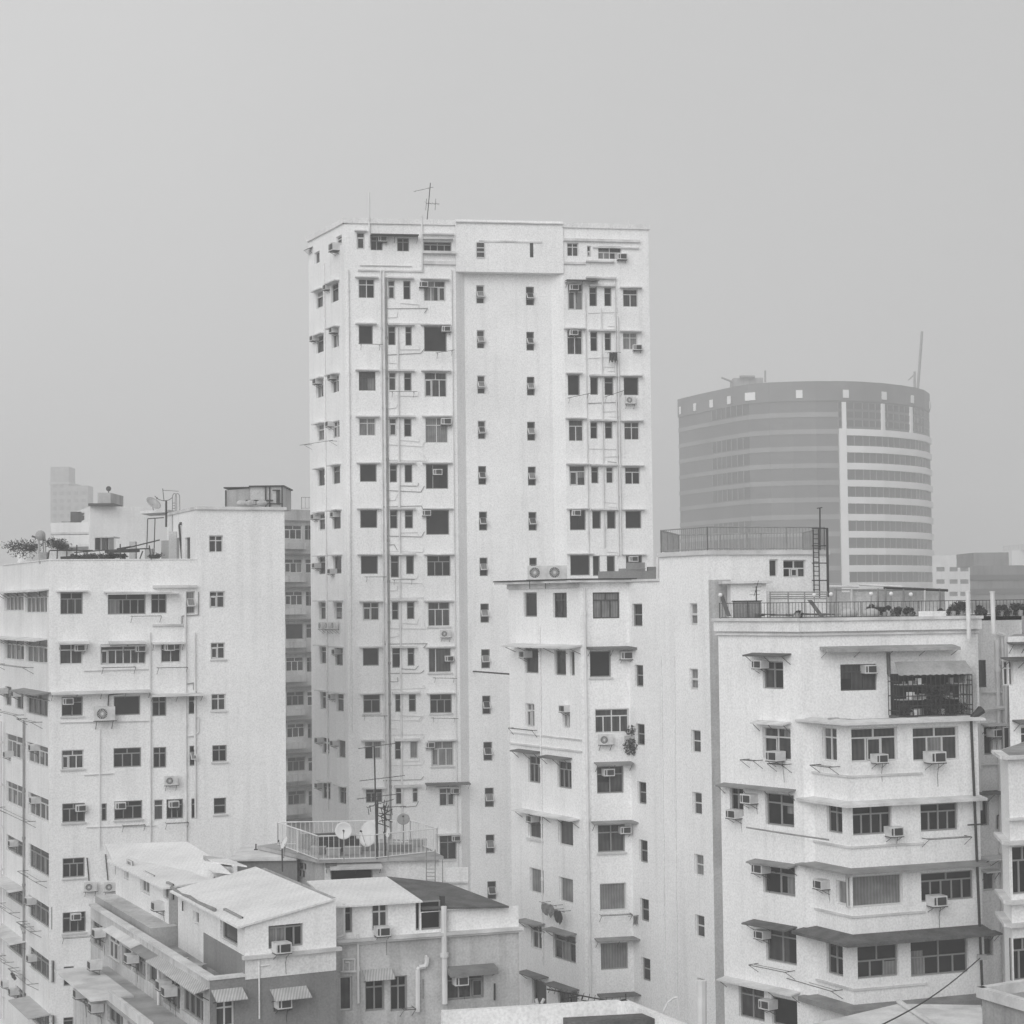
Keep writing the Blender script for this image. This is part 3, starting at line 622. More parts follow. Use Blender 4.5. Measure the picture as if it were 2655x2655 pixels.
# lower lean-to roof slab left of the higher part, with its thin posts
m = MB(); a = pd(364, 1332, 108); b = pd(433, 1328, 107); m.hexa([a, b, b + Vector((.5, 3, 0)), a + Vector((0, 3, 0)), a + Vector((0, 0, .15)), b + Vector((0, 0, .15)), b + Vector((.5, 3, .15)), a + Vector((0, 3, .15))], 'slab')
for x in (383, 402): m.tube(pd(x, 1345, 108), pd(x - 3, 1450, 108), .03, 'iron', 5)
m.tube(pd(383, 1345, 108), pd(425, 1342, 108), .03, 'iron', 5)
m.build('lean_to_roof', Lb.root)
m = MB(); p = pd(425, 1440, 107.5); m.prism([pd(418, 1400, 107), pd(452, 1400, 106.2), pd(452, 1400, 107.6), pd(418, 1400, 108.4)], zlo - .9, zof(hb, 435, 1402), 'mid'); m.build('cabin', Lb.root)
m = MB()
F = fF
for y0, y1, pr, xa, xb in ((1517, 1524, .25, 395, 512), (1538, 1541, .6, 275, 460), (1618, 1623, .12, 395, 480)):
    ua = F.hit(xa, y0)[0]; ub = min(F.hit(xb, y0)[0], F.L); z1 = zof(F, (xa + xb) / 2, y0); z0 = zof(F, (xa + xb) / 2, y1); F.fbox(m, ua, ub, z0, z1, -.03, pr, 'slab')
m.build('ledge', Lb.root)
for a_ in ((Z10, 485, 68, 735, 72, .7, 'slab', .08), (Z10, 905, 68, 1205, 70, .75, 'slab', .08), (Z10, 838, 98, 1220, 98, .4, 'slab', .03), (Z10, 1265, 78, 1530, 78, .5, 'slab', .03), (Z10, 420, 475, 1250, 492, .7, 'slab', .06), (Z10, 1250, 505, 1685, 505, .8, 'slab', .06)):
    Z, x0, y0, x1, y1, pr, k, dr = a_; Lb.canopy('F', Z, x0, y0, x1, y1, pr, k, dr, .09)
for a_ in ((Z8, 35, 1352, 490, 1342, .6, 'slab'), (Z10, 0, 20, 395, 55, .7, 'slab'), (Z10, 200, 470, 420, 490, .8, 'msheet'), (Z11, 5, 420, 255, 575, .9, 'slab'), (Z11, 5, 930, 262, 1075, .9, 'slab'), (Z11, 290, 1700, 500, 1780, 1.1, 'corr')):
    Z, x0, y0, x1, y1, pr, k = a_; Lb.canopy('L', Z, x0, y0, x1, y1, pr, k, .1, .07)
for (x0, x1, y) in ((720, 1300, 1615), (500, 1270, 742), (700, 945, 1180), (700, 1250, 310)):
    Lb.ppath('F', Z10, [(x0, y + 10), (x0 + (x1 - x0) * .4, y + 3), (x1, y - 5)], .035, 'pipe', .05)
Lb.vpipe('F', NA, 389, 1640, 2200, .045); Lb.vpipe('F', NA, 481, 1560, 2200, .055); Lb.vpipe('F', NA, 258, 1890, 2200, .03); Lb.vpipe('F', NA, 505, 1640, 2120, .05); Lb.vpipe('L', NA, 66, 1870, 2600, .06, 'pipeD'); Lb.vpipe('L', NA, 12, 1870, 2640, .09, 'pipe', .25)
Lb.ppath('F', Z10, [(1560, 430), (1615, 420), (1615, 475), (1640, 500)], .03, 'pipeD'); Lb.ppath('F', Z10, [(1620, 710), (1655, 705), (1655, 830), (1620, 860), (1565, 865)], .04, 'pipe')
Lb.ppath('F', Z9, [(440, 1370), (440, 1600), (275, 1612), (275, 1700)], .03, 'pipeD'); Lb.ppath('F', Z10, [(900, 610), (905, 520), (1080, 500)], .035, 'iron', .12)
Lb.ppath('F', Z11, [(870, 265), (890, 495)], .03, 'iron'); Lb.ppath('F', Z11, [(1055, 230), (1080, 490)], .03, 'iron'); Lb.ppath('F', Z11, [(1160, 240), (1160, 435)], .04, 'iron')
def bracket(B, key, Z, x0, y0, x1, y1, n=.6):
    F = B.facs[key]; m = MB(); p0 = F.pt(*F.hit(*Z(x0, y0)), 0); p1 = F.pt(*F.hit(*Z(x1, y1)), 0); z = (p0.z + p1.z) / 2; p0.z = p1.z = z
    m.path([p0, p0 + F.n * n, p1 + F.n * n, p1], .015, 'iron', 4)
    for p in (p0, p1): m.tube(p - Vector((0, 0, .35)), p + F.n * n, .012, 'iron', 4)
    m.tube(p0 + F.n * n * .5, p1 + F.n * n * .5, .01, 'iron', 4)
    m.build('drying_rack', B.root)
for a_ in (('F', Z8, 1310, 1612, 1600, 1612), ('F', Z10, 1310, 290, 1550, 290), ('F', Z10, 850, 285, 1120, 292), ('F', Z10, 1020, 1605, 1200, 1600), ('F', Z10, 1380, 1585, 1560, 1580), ('L', Z10, 40, 262, 280, 290), ('L', Z10, 10, 640, 200, 690), ('L', Z10, 230, 720, 355, 745), ('L', Z10, 45, 1470, 300, 1560), ('L', Z11, 285, 395, 470, 500), ('L', Z11, 275, 900, 415, 1000), ('L', Z11, 60, 1235, 140, 1320), ('L', Z11, 190, 1400, 385, 1490), ('F', Z11, 625, 1050, 900, 1050), ('L', Z11, 60, 740, 200, 790)): bracket(Lb, *a_)
laundry(Lb.facs['L'], Z11, 300, 945, 340, 1000, 'pale cloth on the rack under the seventh-row side windows of the left block', 'sack')
laundry(Lb.facs['L'], Z11, 205, 1420, 250, 1480, 'dark cloth on the rack low on the side of the left block', 'cloth')
GL = 'air conditioners on the left white block'
for k, Z, x0, y0, x1, y1, w, kd in (('F', Z10, 630, 100, 695, 155, 'in the second-row window nearest the corner', 'win'), ('F', Z10, 1135, 110, 1205, 160, 'at the right end of the widest window', 'win'), ('F', Z10, 1380, 100, 1440, 150, 'in the pale curtained window between two drainpipes', 'win'),
                                    ('F', Z10, 530, 545, 600, 600, 'in the third-row window left of the big condenser', 'win'), ('F', Z10, 635, 1437, 710, 1490, 'in the fifth-row window nearest the corner', 'win'), ('F', Z10, 965, 1415, 1040, 1470, 'in the fifth-row window above a small drying rack', 'win'), ('F', Z10, 1405, 1405, 1490, 1457, 'in the fifth-row window at the right drainpipe', 'win'),
                                    ('F', Z11, 710, 828, 800, 885, 'inside the dark window of the seventh row', 'win'), ('F', Z11, 655, 1375, 740, 1440, 'inside the narrow dark window behind the low canopy', 'win'), ('L', Z10, 15, 465, 65, 510, 'on the side wall, far end of the third row', 'win'), ('L', Z10, 120, 485, 180, 535, 'on the side wall, third row, in the middle', 'win'),
                                    ('L', Z10, 45, 990, 120, 1042, 'on the side wall, fourth row, in front of glazing', 'win'), ('L', Z10, 275, 1375, 330, 1425, 'on the side wall, fifth row, near the corner', 'win'), ('L', Z11, 110, 90, 185, 150, 'on the side wall, sixth row, far half', 'win'), ('L', Z11, 290, 660, 360, 730, 'on the side wall, seventh row, near half', 'win'), ('L', Z11, 295, 1245, 370, 1300, 'on the side wall, eighth row, near half', 'win'), ('L', Z11, 50, 1490, 110, 1555, 'on the side wall, lowest row, far end', 'win'), ('L', Z11, 125, 1570, 185, 1635, 'on the side wall, lowest row, middle', 'win'), ('L', Z10, 265, 945, 325, 985, 'on the side wall, fourth row, near the corner', 'win')):
    ac(Lb.facs[k], Z, x0, y0, x1, y1, 'left block air conditioner, ' + w, kd, group=GL)
for Z, x0, y0, x1, y1, w in ((Z10, 800, 615, 930, 730, 'large condenser with round fan between two third-row windows of the left block'), (Z10, 1355, 1195, 1490, 1270, 'condenser on a dark cradle under the fourth-row window beside the left block drainpipe'), (Z11, 850, 508, 950, 595, 'left one of two condensers on the shelf above the terrace of the low grey building'), (Z11, 1050, 508, 1150, 595, 'right one of two condensers on the shelf above the terrace of the low grey building')):
    ac(fF, Z, x0, y0, x1, y1, w, 'cond', group='condensers on the left white block')
# things on its roof
m = MB(); a = pd(45, 1428, 105.5); b = pd(215, 1428, 104.5); m.hexa([(a.x, a.y, zlo - .9), (b.x, b.y, zlo - .9), (b.x, b.y + .2, zlo - .9), (a.x, a.y + .2, zlo - .9), (a.x, a.y, a.z), (b.x, b.y, b.z), (b.x, b.y + .2, b.z), (a.x, a.y + .2, a.z)], 'white'); m.build('parapet', Lb.root)
rz = zlo - .9
def ground_at(px, D, z): p = pd(px, 1500, D); p.z = z; return p
m = MB(); pts = [(490, 955), (1100, 960)]
p0 = pd(*Z8(470, 950), 99.5)
for (xa, ya, xb, yb) in ((500, 955, 930, 955), (745, 975, 1080, 950), (1070, 980, 1600, 850), (1290, 945, 1500, 935), (1170, 940, 1310, 915)): m.tube(pd(*Z8(xa, ya), 99.6), pd(*Z8(xb, yb), 99.6), .035, 'iron', 5)
for (x, ya, yb, x2) in ((495, 955, 1080, 475), (578, 900, 1075, 570), (672, 905, 1070, 668), (770, 900, 1050, 770), (875, 950, 1040, 870), (1205, 890, 1045, 1205), (1495, 905, 1045, 1515), (1430, 960, 1045, 1400)): m.tube(pd(*Z8(x, ya), 99.6), pd(*Z8(x2, yb), 99.6), .035, 'iron', 5)
q = pd(*Z8(900, 1050), 99.6); single(m, 'scrap_fence', 'makeshift fence of thin dark poles along the left block roof edge', 'fence', (q.x, q.y, rz))
m = MB()
for x, w in ((385, 22), (430, 14), (450, 12)): m.tube(pd(*Z8(x, 820), 100), pd(*Z8(x + 14, 1085), 100), w / 3.864 * .02 * .5, 'conc' if x < 400 else 'steel', 6)
m.tube(pd(*Z8(320, 812), 100), pd(*Z8(450, 855), 100), .05, 'wood', 5); m.box(pd(*Z8(438, 1030), 100), Vector((.2, 0, 0)), Vector((0, .2, 0)), Vector((0, 0, .3)), 'mid'); m.ball(pd(*Z8(405, 805), 100), .28, 'conc')
q = pd(*Z8(420, 1085), 100); single(m, 'water_tank_stand', 'bundle of upright posts and a drum at the left end of the roof', 'stand', (q.x, q.y, rz))
for (x, y, r, lab, n) in ((235, 915, .75, 'wide dark shrub spreading at the far left roof corner', 700), (570, 870, .5, 'round dark shrub just right of the roof posts', 600), (1040, 1010, .45, 'low bush by the fence in the middle of the left roof', 600), (820, 1020, .3, 'thin straggly plants on the left roof edge under the balcony', 300), (640, 915, .32, 'small low shrub between the round shrub and the pale house', 300)):
    p = pd(*Z8(x, y), 104); bush(lab, (p.x, p.y, p.z - r * .75), r, n, clumps=9, pot=False, s=.05, group='shrubs on the left roof', flat=1.7, name='shrub')
random.seed(31)
for i, (x, w) in enumerate(((1120, 'under the black board'), (1210, 'right of the black board'), (890, 'behind the second fence pole'), (1560, 'at the foot of the grey low locker'), (760, 'at the left end of the pole fence'), (330, 'next to the wide corner shrub'))):
    p = pd(*Z8(x, 1030 if x > 700 else 940), 100.5 if x > 700 else 104); bush('low pot plant on left roof edge, ' + w, (p.x, p.y, p.z - .12), .28, 200, clumps=5, pot=False, s=.05, group='pot plants on the left roof edge', flat=1.5)
for x, y, w, wd in ((1225, 960, 'black board propped across the fence of the left roof', .9), (690, 1030, 'broken board at the left end of the left roof fence', .4)):
    m = MB(); m.box(pd(*Z8(x, y), 100.2), Vector((wd, 0, .02)), Vector((0, .2, 0)), Vector((0, 0, .09)), 'iron'); single(m, 'board', w, 'board', pd(*Z8(x, y), 100.2))
m = MB()
for x, w, k in ((978, 52, 'gD'), (1045, 55, 'gM'), (1112, 58, 'msheet')):
    a = pd(*Z8(x - w / 2, 950), 103); b = pd(*Z8(x + w / 2, 830), 103); m.abox(a.x, b.x, a.y, a.y + .1, a.z, b.z, k)
    m.abox(a.x - .06, a.x, a.y, a.y + .12, a.z, b.z, 'fW'); m.abox(b.x, b.x + .05, a.y, a.y + .12, a.z, b.z, 'fW')
q = pd(*Z8(1045, 950), 103); a = pd(*Z8(950, 828), 103); b = pd(*Z8(1145, 815), 103); m.abox(a.x, b.x, a.y - .1, a.y + 1.5, a.z, b.z, 'slab'); single(m, 'glazed_cabin', 'small roof cabin with three upright panes behind the fence', 'cabin', (q.x, q.y, rz))
m = MB()
a = pd(*Z8(1295, 1040), 104); b = pd(*Z8(1355, 865), 104); m.abox(a.x, b.x, a.y, a.y + .5, a.z, b.z, 'side'); single(m, 'roof_locker', 'pale tall upright locker on the left roof, middle of the poles', 'locker', (a.x, a.y, rz))
m = MB(); a = pd(*Z8(1450, 1040), 104); b = pd(*Z8(1520, 940), 104); m.abox(a.x, b.x, a.y, a.y + .5, a.z, b.z, 'conc'); m.abox(a.x - .04, b.x + .04, a.y - .04, a.y + .54, b.z, b.z + .05, 'slab')
single(m, 'roof_locker', 'grey low locker on the left roof, right end of the poles', 'locker', (a.x, a.y, rz))
# caged ladder
m = MB(); x1, x2 = 1728, 1800; D = 106
for x in (1728, 1755, 1770, 1800): m.tube(pd(*Z8(x, 420), D), pd(*Z8(x + 2, 800 if x < 1790 else 560), D), .025, 'steel', 5)
for xa, xb in ((1728, 1770), (1755, 1800)):
    P = [pd(*Z8(xa + (xb - xa) * (1 - math.cos(math.pi * i / 8)) / 2, 420 - 36 * math.sin(math.pi * i / 8)), D) for i in range(9)]; m.path(P, .025, 'steel', 5)
for i in range(12): m.tube(pd(*Z8(1728, 480 + i * 27), D), pd(*Z8(1755, 480 + i * 27), D), .018, 'steel', 4)
q = pd(*Z8(1740, 800), D); single(m, 'caged_ladder', 'hooped steel ladder rising above the lean-to roof of the left block', 'ladder', q)
m = MB(); m.tube(pd(*Z8(1665, 460), 106), pd(*Z8(1665, 720), 106), .06, 'iron', 6); m.path([pd(*Z8(*p), 106) for p in ((1630, 335), (1643, 455))], .02, 'iron', 5)
m.path([pd(*Z8(*p), 106) for p in ((1550, 410), (1590, 445), (1640, 458), (1690, 450), (1730, 425))], .018, 'iron', 4); m.tube(pd(*Z8(1630, 352), 106), pd(*Z8(1790, 362), 106), .012, 'iron', 4)
single(m, 'aerial_mast', 'dark aerial mast with sagging wires left of the hooped ladder', 'antenna', pd(*Z8(1665, 720), 106))
dish('satellite_dish', 'pale mesh satellite dish on struts above the lean-to roof', pd(*Z8(1540, 580), 109), .6, .48, (.6, -.45, .7), 'dishM')
m = MB(); m.path([pd(*Z8(1822, 1040), 104), pd(*Z8(1795, 700), 104), pd(*Z8(1800, 690), 104), pd(*Z8(1830, 692), 104)], .06, 'iron', 6); m.tube(pd(*Z8(1822, 672), 104), pd(*Z8(1822, 700), 104), .14, 'iron', 8)
single(m, 'vent_pipe', 'black bent vent pipe standing before the roof door of the left block', 'pipe', pd(*Z8(1822, 1040), 104))
m = MB(); m.prism([pd(*Z8(1690, 1000), 105), pd(*Z8(1770, 1000), 105), pd(*Z8(1770, 1000), 106.2), pd(*Z8(1690, 1000), 106.2)], rz, pd(*Z8(1700, 765), 105).z, 'side'); m.prism([pd(*Z8(1770, 1000), 104.5), pd(*Z8(1812, 1000), 104.5), pd(*Z8(1812, 1000), 105), pd(*Z8(1770, 1000), 105)], rz, pd(*Z8(1790, 830), 105).z, 'msheet')
single(m, 'roof_tank', 'grey upright tank beside the black bent pipe on the left roof', 'tank', (pd(*Z8(1730, 1000), 105).x, 105, rz))
# metal shed with openings on the highest roof
t = thing('roof_shed', 'grey metal sheet shed standing on the highest roof of the left block', 'shed', pd(*Z9(1000, 505), 103)); zz = zhi + .16
def P9(x, y, D): return pd(*Z9(x, y), D)
m = MB(); a = P9(715, 400, 103); b = P9(1285, 400, 103); zt0 = P9(720, 352, 103).z; zt1 = P9(1030, 318, 103).z
mx = P9(950, 340, 103).x
m.hexa([(a.x, 103, zz), (mx, 103, zz), (mx, 107, zz), (a.x, 107, zz), (a.x, 103, zt0), (mx, 103, zt0 + .1), (mx, 107, zt0 + .1), (a.x, 107, zt0)], 'mid')
m.hexa([(mx, 103.05, zz), (b.x, 103.05, zz), (b.x, 107, zz), (mx, 107, zz), (mx, 103.05, zt1), (b.x, 103.05, zt1), (b.x, 107, zt1), (mx, 107, zt1)], 'side'); m.build('wall', t)
m = MB(); a2 = P9(1000, 318, 103); m.abox(a.x - .1, mx, 102.9, 107.1, zt0 + .1, zt0 + .17, 'iron'); m.abox(mx, b.x + .1, 102.9, 107.1, zt1, zt1 + .07, 'iron')
for x in (715, 1115, 1155, 1280): q = P9(x, 400, 102.95); m.tube((q.x, 102.95, zz), (q.x, 102.95, zt1 if x > 900 else zt0), .04, 'iron', 5)
for (x0, x1, y) in ((920, 1190, 455), (920, 1290, 488), (1185, 1260, 352)): m.tube(P9(x0, y, 102.9), P9(x1, y, 102.9), .04, 'iron', 5)
m.tube(P9(922, 455, 102.9), P9(922, 500, 102.9), .04, 'iron', 5); m.build('frame', t)
m = MB(); q = P9(1220, 360, 103); a = P9(1222, 355, 103); b = P9(1258, 480, 103); m.abox(a.x, b.x, 102.95, 103.04, b.z, a.z, 'gM'); m.build('door', t)
m = MB(); q = P9(870, 490, 101.8)
for dx in (0, .5, 1.1): m.ball(q + Vector((dx, .2, .05)), .3, 'sack', sc=(1, .8, .6))
single(m, 'sack_heap', 'low heap of pale bags on the highest left roof edge, before the shed', 'bags', q)

# ================================================================== grey block seen in the gap
Gb = Bld('apartment_block', 'mid grey apartment block seen in the narrow gap between left block and tall tower', (-19, 165, 0))
Gb.facs = dict(F=Fac(700, 158, 860, 162, 1600)); 
for i, y in enumerate((1362, 1449, 1533, 1617, 1704, 1793, 1876, 1963, 2050)):
    dx = i * 1.2
    Gb.window('F', NA, 738 + dx, y, 784 + dx, y + 40 - (0 if i == 3 else 4), ('M3', 'M3', 'M3', 'Dp', 'M3', 'D3', 'M3', 'D3', 'D3')[i]); Gb.window('F', NA, 791 + dx, y, 812 + dx, y + 38, 'M1' if i % 2 else 'D2')
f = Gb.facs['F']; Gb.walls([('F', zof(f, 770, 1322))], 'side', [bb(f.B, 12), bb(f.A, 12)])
for y in (1412, 1497, 1581, 1667, 1755, 1842, 1928, 2012, 2098): Gb.band('F', 770, y - 4, y + 12, .5, 'side', 'balcony', ub=f.hit(785, y)[0]); Gb.band('F', 770, y + 24, y + 28, .6, 'dslab', 'ledge')
Gb.band('F', 770, 1322, 1350, .4, 'side', 'cornice')
p = [pd(782, 1320, 158), pd(830, 1320, 159)]; rm = railing(p, 1.0, .35, 'iron'); rm.build('railing', Gb.root)
# sliver of a block at the far left edge
Sb = Bld('apartment_block', 'pale sliver of a building with windows at the far left picture edge', (-42, 130, 0))
Sb.facs = dict(F=Fac(-120, 124, 14, 127, 1900))
for i in range(9): Sb.window('F', NA, -30, 1610 + i * 108, 8, 1650 + i * 108, 'D2h')
f = Sb.facs['F']; Sb.walls([('F', zof(f, 0, 1590))], 'white2', [bb(f.B, 8, -1), bb(f.A, 8)])

# ================================================================== far left pale house and ghost tower
Pb = Bld('apartment_building', 'pale hazy building with balconies behind the left roof shrubs', (-42, 185, 0))
Pb.facs = dict(L=Fac(190, 192, 234, 180, 1350), F=Fac(234, 180, 375, 182, 1350))
Pb.window('L', Z8, 785, 580, 845, 660, 'M2'); f = Pb.facs['F']; zt = zof(f, 300, 1313)
Pb.walls([('L', zt), ('F', zt)], 'white2', [bb(f.B, 12, -1), bb(Pb.facs['L'].A, 3, 1)])
m = MB(); a = pd(*Z8(895, 506), 180); b = pd(*Z8(1140, 494), 180); m.abox(a.x, b.x, 179.5, 184, zt + .01, zt + .25, 'iron'); m.build('canopy', Pb.root)
m = MB(); a = pd(*Z8(1000, 480), 183); b = pd(*Z8(1130, 382), 183); m.abox(a.x, b.x, 182, 188, zt, b.z, 'side'); q = pd(*Z8(1088, 368), 183); m.tube((q.x, 183, b.z), (q.x, 183, b.z + .3), .05, 'iron'); m.ball((q.x, 183, b.z + .45), .26, 'iron'); m.build('lift_room', Pb.root)
for y in (745, 860): 
    m = MB(); a = pd(*Z8(632, y + 75), 186); b = pd(*Z8(890, y), 181); m.abox(a.x, b.x, 181, 186, a.z, a.z + .25, 'slab'); m.abox(a.x, b.x, 181, 181.1, a.z + .25, a.z + 1.2, 'white2'); 
    for k in range(4): xx = a.x + (b.x - a.x) * (.2 + .22 * k); m.abox(xx, xx + .9, 186, 186.1, a.z + .3, a.z + 2.5, 'gM')
    m.build('balcony', Pb.root)
m = MB(); a = pd(*Z8(640, 735), 188); b = pd(*Z8(728, 665), 188); m.abox(a.x, b.x, 187, 191, 0, b.z, 'mid'); m.build('annex', Pb.root)
Hb = Bld('high_rise', 'faint stepped high-rise almost lost in haze at far left', (-160, 800, 0)); 
m = MB(); a = pd(131, 1500, 800); b = pd(178, 1210, 800); c = pd(228, 1259, 800); m.abox(a.x, b.x, 800, 812, 0, b.z, 'mid'); m.abox(b.x, c.x, 800, 810, 0, c.z, 'mid'); m.build('wall', Hb.root)
m = MB()
for i in range(30):
    z = b.z - 9 - i * 3.2
    for j in range(5):
        xx = a.x + 1 + j * 3.1 if i < 4 or j < 2 else a.x + 1 + j * 3.1
        if xx + 1.6 < c.x and (xx + 1.6 < b.x or z + 1.5 < c.z): m.abox(xx, xx + 1.6, 799.8, 799.95, z, z + 1.5, 'gL')
tag(m.build('window', Hb.root), kind='stuff')
m = MB(); m.abox(a.x - .4, b.x + .4, 799.4, 822.4, b.z - 7.5, b.z - 6.6, 'side'); m.build('ledge', Hb.root)

# ================================================================== round office tower
Rb = Bld('office_tower', 'hazy round-fronted office tower with white ribbon bands at right', (60, 460, 0))
plan = [(1763, 472), (1800, 464), (1850, 455), (1900, 446.5), (1946, 440), (2000, 437.2), (2060, 436), (2120, 435.5), (2177, 436), (2196, 436.3), (2240, 438), (2290, 441), (2335, 445.5), (2375, 451), (2400, 457), (2414, 466)]
XY = [pd(x, 1300, D) for x, D in plan]
bkp = [Vector((XY[-1].x + 2, 500, 0)), Vector((XY[0].x + 5, 505, 0))]
ztR = pd(2130, 992, 436).z
m = MB(); m.prism(XY + bkp, 0, ztR, 'spand'); m.build('wall', Rb.root)
def curve_band(pts, z0, z1, off, k, name, extra=None):
    m = MB(); n = len(pts); ps = []
    for i, p in enumerate(pts):
        a = pts[max(0, i - 1)]; b = pts[min(n - 1, i + 1)]; u = (b - a).normalized(); nn = Vector((u.y, -u.x, 0)); ps.append((p, nn))
    for (p, a), (q, b) in zip(ps, ps[1:]):
        P = p + a * off; Q = q + b * off
        if k == 'ribbon':
            nf = max(1, int((Q - P).length / 1.9))
            for j in range(nf):
                e = P.lerp(Q, j / nf) + a * .05; uu = (Q - P).normalized(); m.box((e.x, e.y, (z0 + z1) / 2), Vector((uu.x, uu.y, 0)) * .09, Vector((a.x, a.y, 0)) * .06, Vector((0, 0, (z1 - z0) / 2)), 'band')
        p_ = p - a * .3; q_ = q - b * .3
        m.hexa([(P.x, P.y, z0), (Q.x, Q.y, z0), (q_.x, q_.y, z0), (p_.x, p_.y, z0), (P.x, P.y, z1), (Q.x, Q.y, z1), (q_.x, q_.y, z1), (p_.x, p_.y, z1)], k)
    return m.build(name, Rb.root)
st = 89.8 / 2.023 / 4850 * 436
right = XY[8:]; mid_ = XY[4:9]; left = XY[:5]
zb0 = pd(2196, 820 + 590 / 2.023, 436.3).z
for i in range(16):
    z1 = zb0 - i * st
    curve_band(right, z1 - st * .39, z1, .5, 'clad', 'white_band')
    curve_band(right, z1 - st, z1 - st * .39, .05, 'ribbon', 'window_ribbon')
for i in range(-2, 16):
    z1 = zb0 - i * st
    curve_band(mid_, z1 - st * .3, z1 - st * .02, .12, 'band', 'spandrel'); curve_band(left, z1 - st * .3, z1 - st * .05, .12, 'band', 'spandrel')
    if i % 5 != 4: curve_band(left[2:], z1 - st * .98, z1 - st * .32, .05, 'ribbon', 'window_ribbon')
curve_band(XY[8:10], 0, zb0, .7, 'clad', 'white_pier')
zf = pd(2130, 820 + 440 / 2.023, 436).z
curve_band(XY, zf - .2, ztR + .3, .25, 'band0', 'frieze'); 
for x in (735, 977, 1178, 1330, 1425, 472, 383, 290, 205, 130):
    w = {735: 34, 977: 30, 1178: 25, 1330: 15, 1425: 8, 472: 54, 383: 18, 290: 17, 205: 13, 130: 8}[x]
    best = None
    for (p, q) in zip(XY, XY[1:]):
        F = Fac.__new__(Fac); F.A = Vector((p.x, p.y, 0)); F.u = (Vector((q.x, q.y, 0)) - F.A).normalized(); F.L = (q - p).to_2d().length; F.n = Vector((F.u.y, -F.u.x, 0))
        u, z = F.hit(*Z13(x + w / 2, 400))
        if -.01 <= u <= F.L: best = (F, u, z); break
    if best:
        F, u, z = best; hw = abs(F.hit(*Z13(x + w, 400))[0] - F.hit(*Z13(x, 400))[0]) / 2; hh = 21 / 2.023 / 4850 * 440; m = MB(); zc = ztR - 2.7; F.fbox(m, u - hw, u + hw, zc - hh, zc + hh, .36, .5, 'clad'); m.build('frieze_panel', Rb.root)
for x, y0 in ((985, 440), (1187, 440), (1333, 445)):
    for (p, q) in zip(XY, XY[1:]):
        F = Fac.__new__(Fac); F.A = Vector((p.x, p.y, 0)); F.u = (Vector((q.x, q.y, 0)) - F.A).normalized(); F.L = (q - p).to_2d().length; F.n = Vector((F.u.y, -F.u.x, 0))
        u, z = F.hit(*Z13(x, 500))
        if 0 <= u <= F.L: m = MB(); F.fbox(m, u - .5, u + .5, zb0, zf - .5, -.1, .5, 'clad'); m.build('mullion', Rb.root); break
for i in range(3):
    z1 = zf - .6 - i * (zf - zb0 - .6) / 3
    curve_band(right, z1 - (zf - zb0) / 3 + .8, z1, .06, 'ribbon', 'window_ribbon')
# roof gear
m = MB(); p = pd(*Z13(1372, 365), 455); m.tube((p.x, p.y, ztR - 1), pd(*Z13(1397, 80), 455), .35, 'steel', 6); single(m, 'roof_mast', 'tall slanting mast on the right end of the round office tower', 'mast', (p.x, p.y, ztR + .6))
m = MB(); p = pd(*Z13(1358, 365), 455); m.tube((p.x, p.y, ztR - 1), pd(*Z13(1358, 290), 455), .3, 'steel', 6); m.tube(pd(*Z13(1325, 335), 455), pd(*Z13(1358, 305), 455), .15, 'steel', 5); single(m, 'roof_mast', 'short mast beside the tall slanting one on the round tower', 'mast', (p.x, p.y, ztR + .6))
m = MB(); p = pd(*Z13(480, 350), 450); a = pd(*Z13(405, 350), 450); b = pd(*Z13(560, 325), 450); m.abox(a.x, b.x, 449, 456, ztR - 3, b.z, 'mid'); m.tube(pd(*Z13(345, 322), 448), pd(*Z13(405, 345), 448), .25, 'steel', 5); m.tube(pd(*Z13(575, 345), 448), pd(*Z13(575, 285), 448), .25, 'steel', 5); m.tube(pd(*Z13(440, 318), 448), pd(*Z13(520, 318), 448), .4, 'steel', 5)
single(m, 'window_cleaning_rig', 'low jib and plant on the left roof edge of the round tower', 'roof plant', (p.x, p.y, ztR))
# far right hazy blocks
Q1 = Bld('apartment_building', 'very pale hazy block just right of the round office tower', (90, 420, 0)); Q1.facs = dict(F=Fac(2418, 420, 2520, 422, 1500)); f = Q1.facs['F']
for i in range(4):
    for x in (2428, 2462, 2490): Q1.window('F', NA, x, 1470 + i * 32, x + 22, 1482 + i * 32, 'Lp')
Q1.walls([('F', zof(f, 2470, 1440))], 'white2', [bb(f.B, 20), bb(f.A, 20, 2)])
Q2 = Bld('office_block', 'dark hazy flat-topped block at the far right edge behind the terrace', (85, 310, 0)); Q2.facs = dict(F=Fac(2515, 300, 2800, 306, 1500)); f = Q2.facs['F']; zt = zof(f, 2600, 1466)
Q2.walls([('F', zt)], 'grey', [bb(f.B, 25), bb(f.A, 25, 2)])
m = MB(); a = pd(2525, 1450, 306); b = pd(2615, 1432, 306); m.abox(a.x, b.x, 306, 318, zt, b.z, 'grey'); m.build('plant_room', Q2.root)
for i in range(3): Q2.band('F', 2600, 1490 + i * 36, 1504 + i * 36, .2, 'spand', 'window_ribbon')
Q3 = Bld('apartment_building', 'faint pale rooftop far off at the right picture edge', (150, 600, 0)); m = MB(); a = pd(2625, 1500, 600); b = pd(2800, 1425, 600); m.abox(a.x, b.x, 600, 620, 0, b.z, 'white'); m.build('wall', Q3.root); m = MB(); m.abox(a.x + 3, b.x, 598, 622, b.z, b.z + 2, 'slab'); m.build('roof', Q3.root)

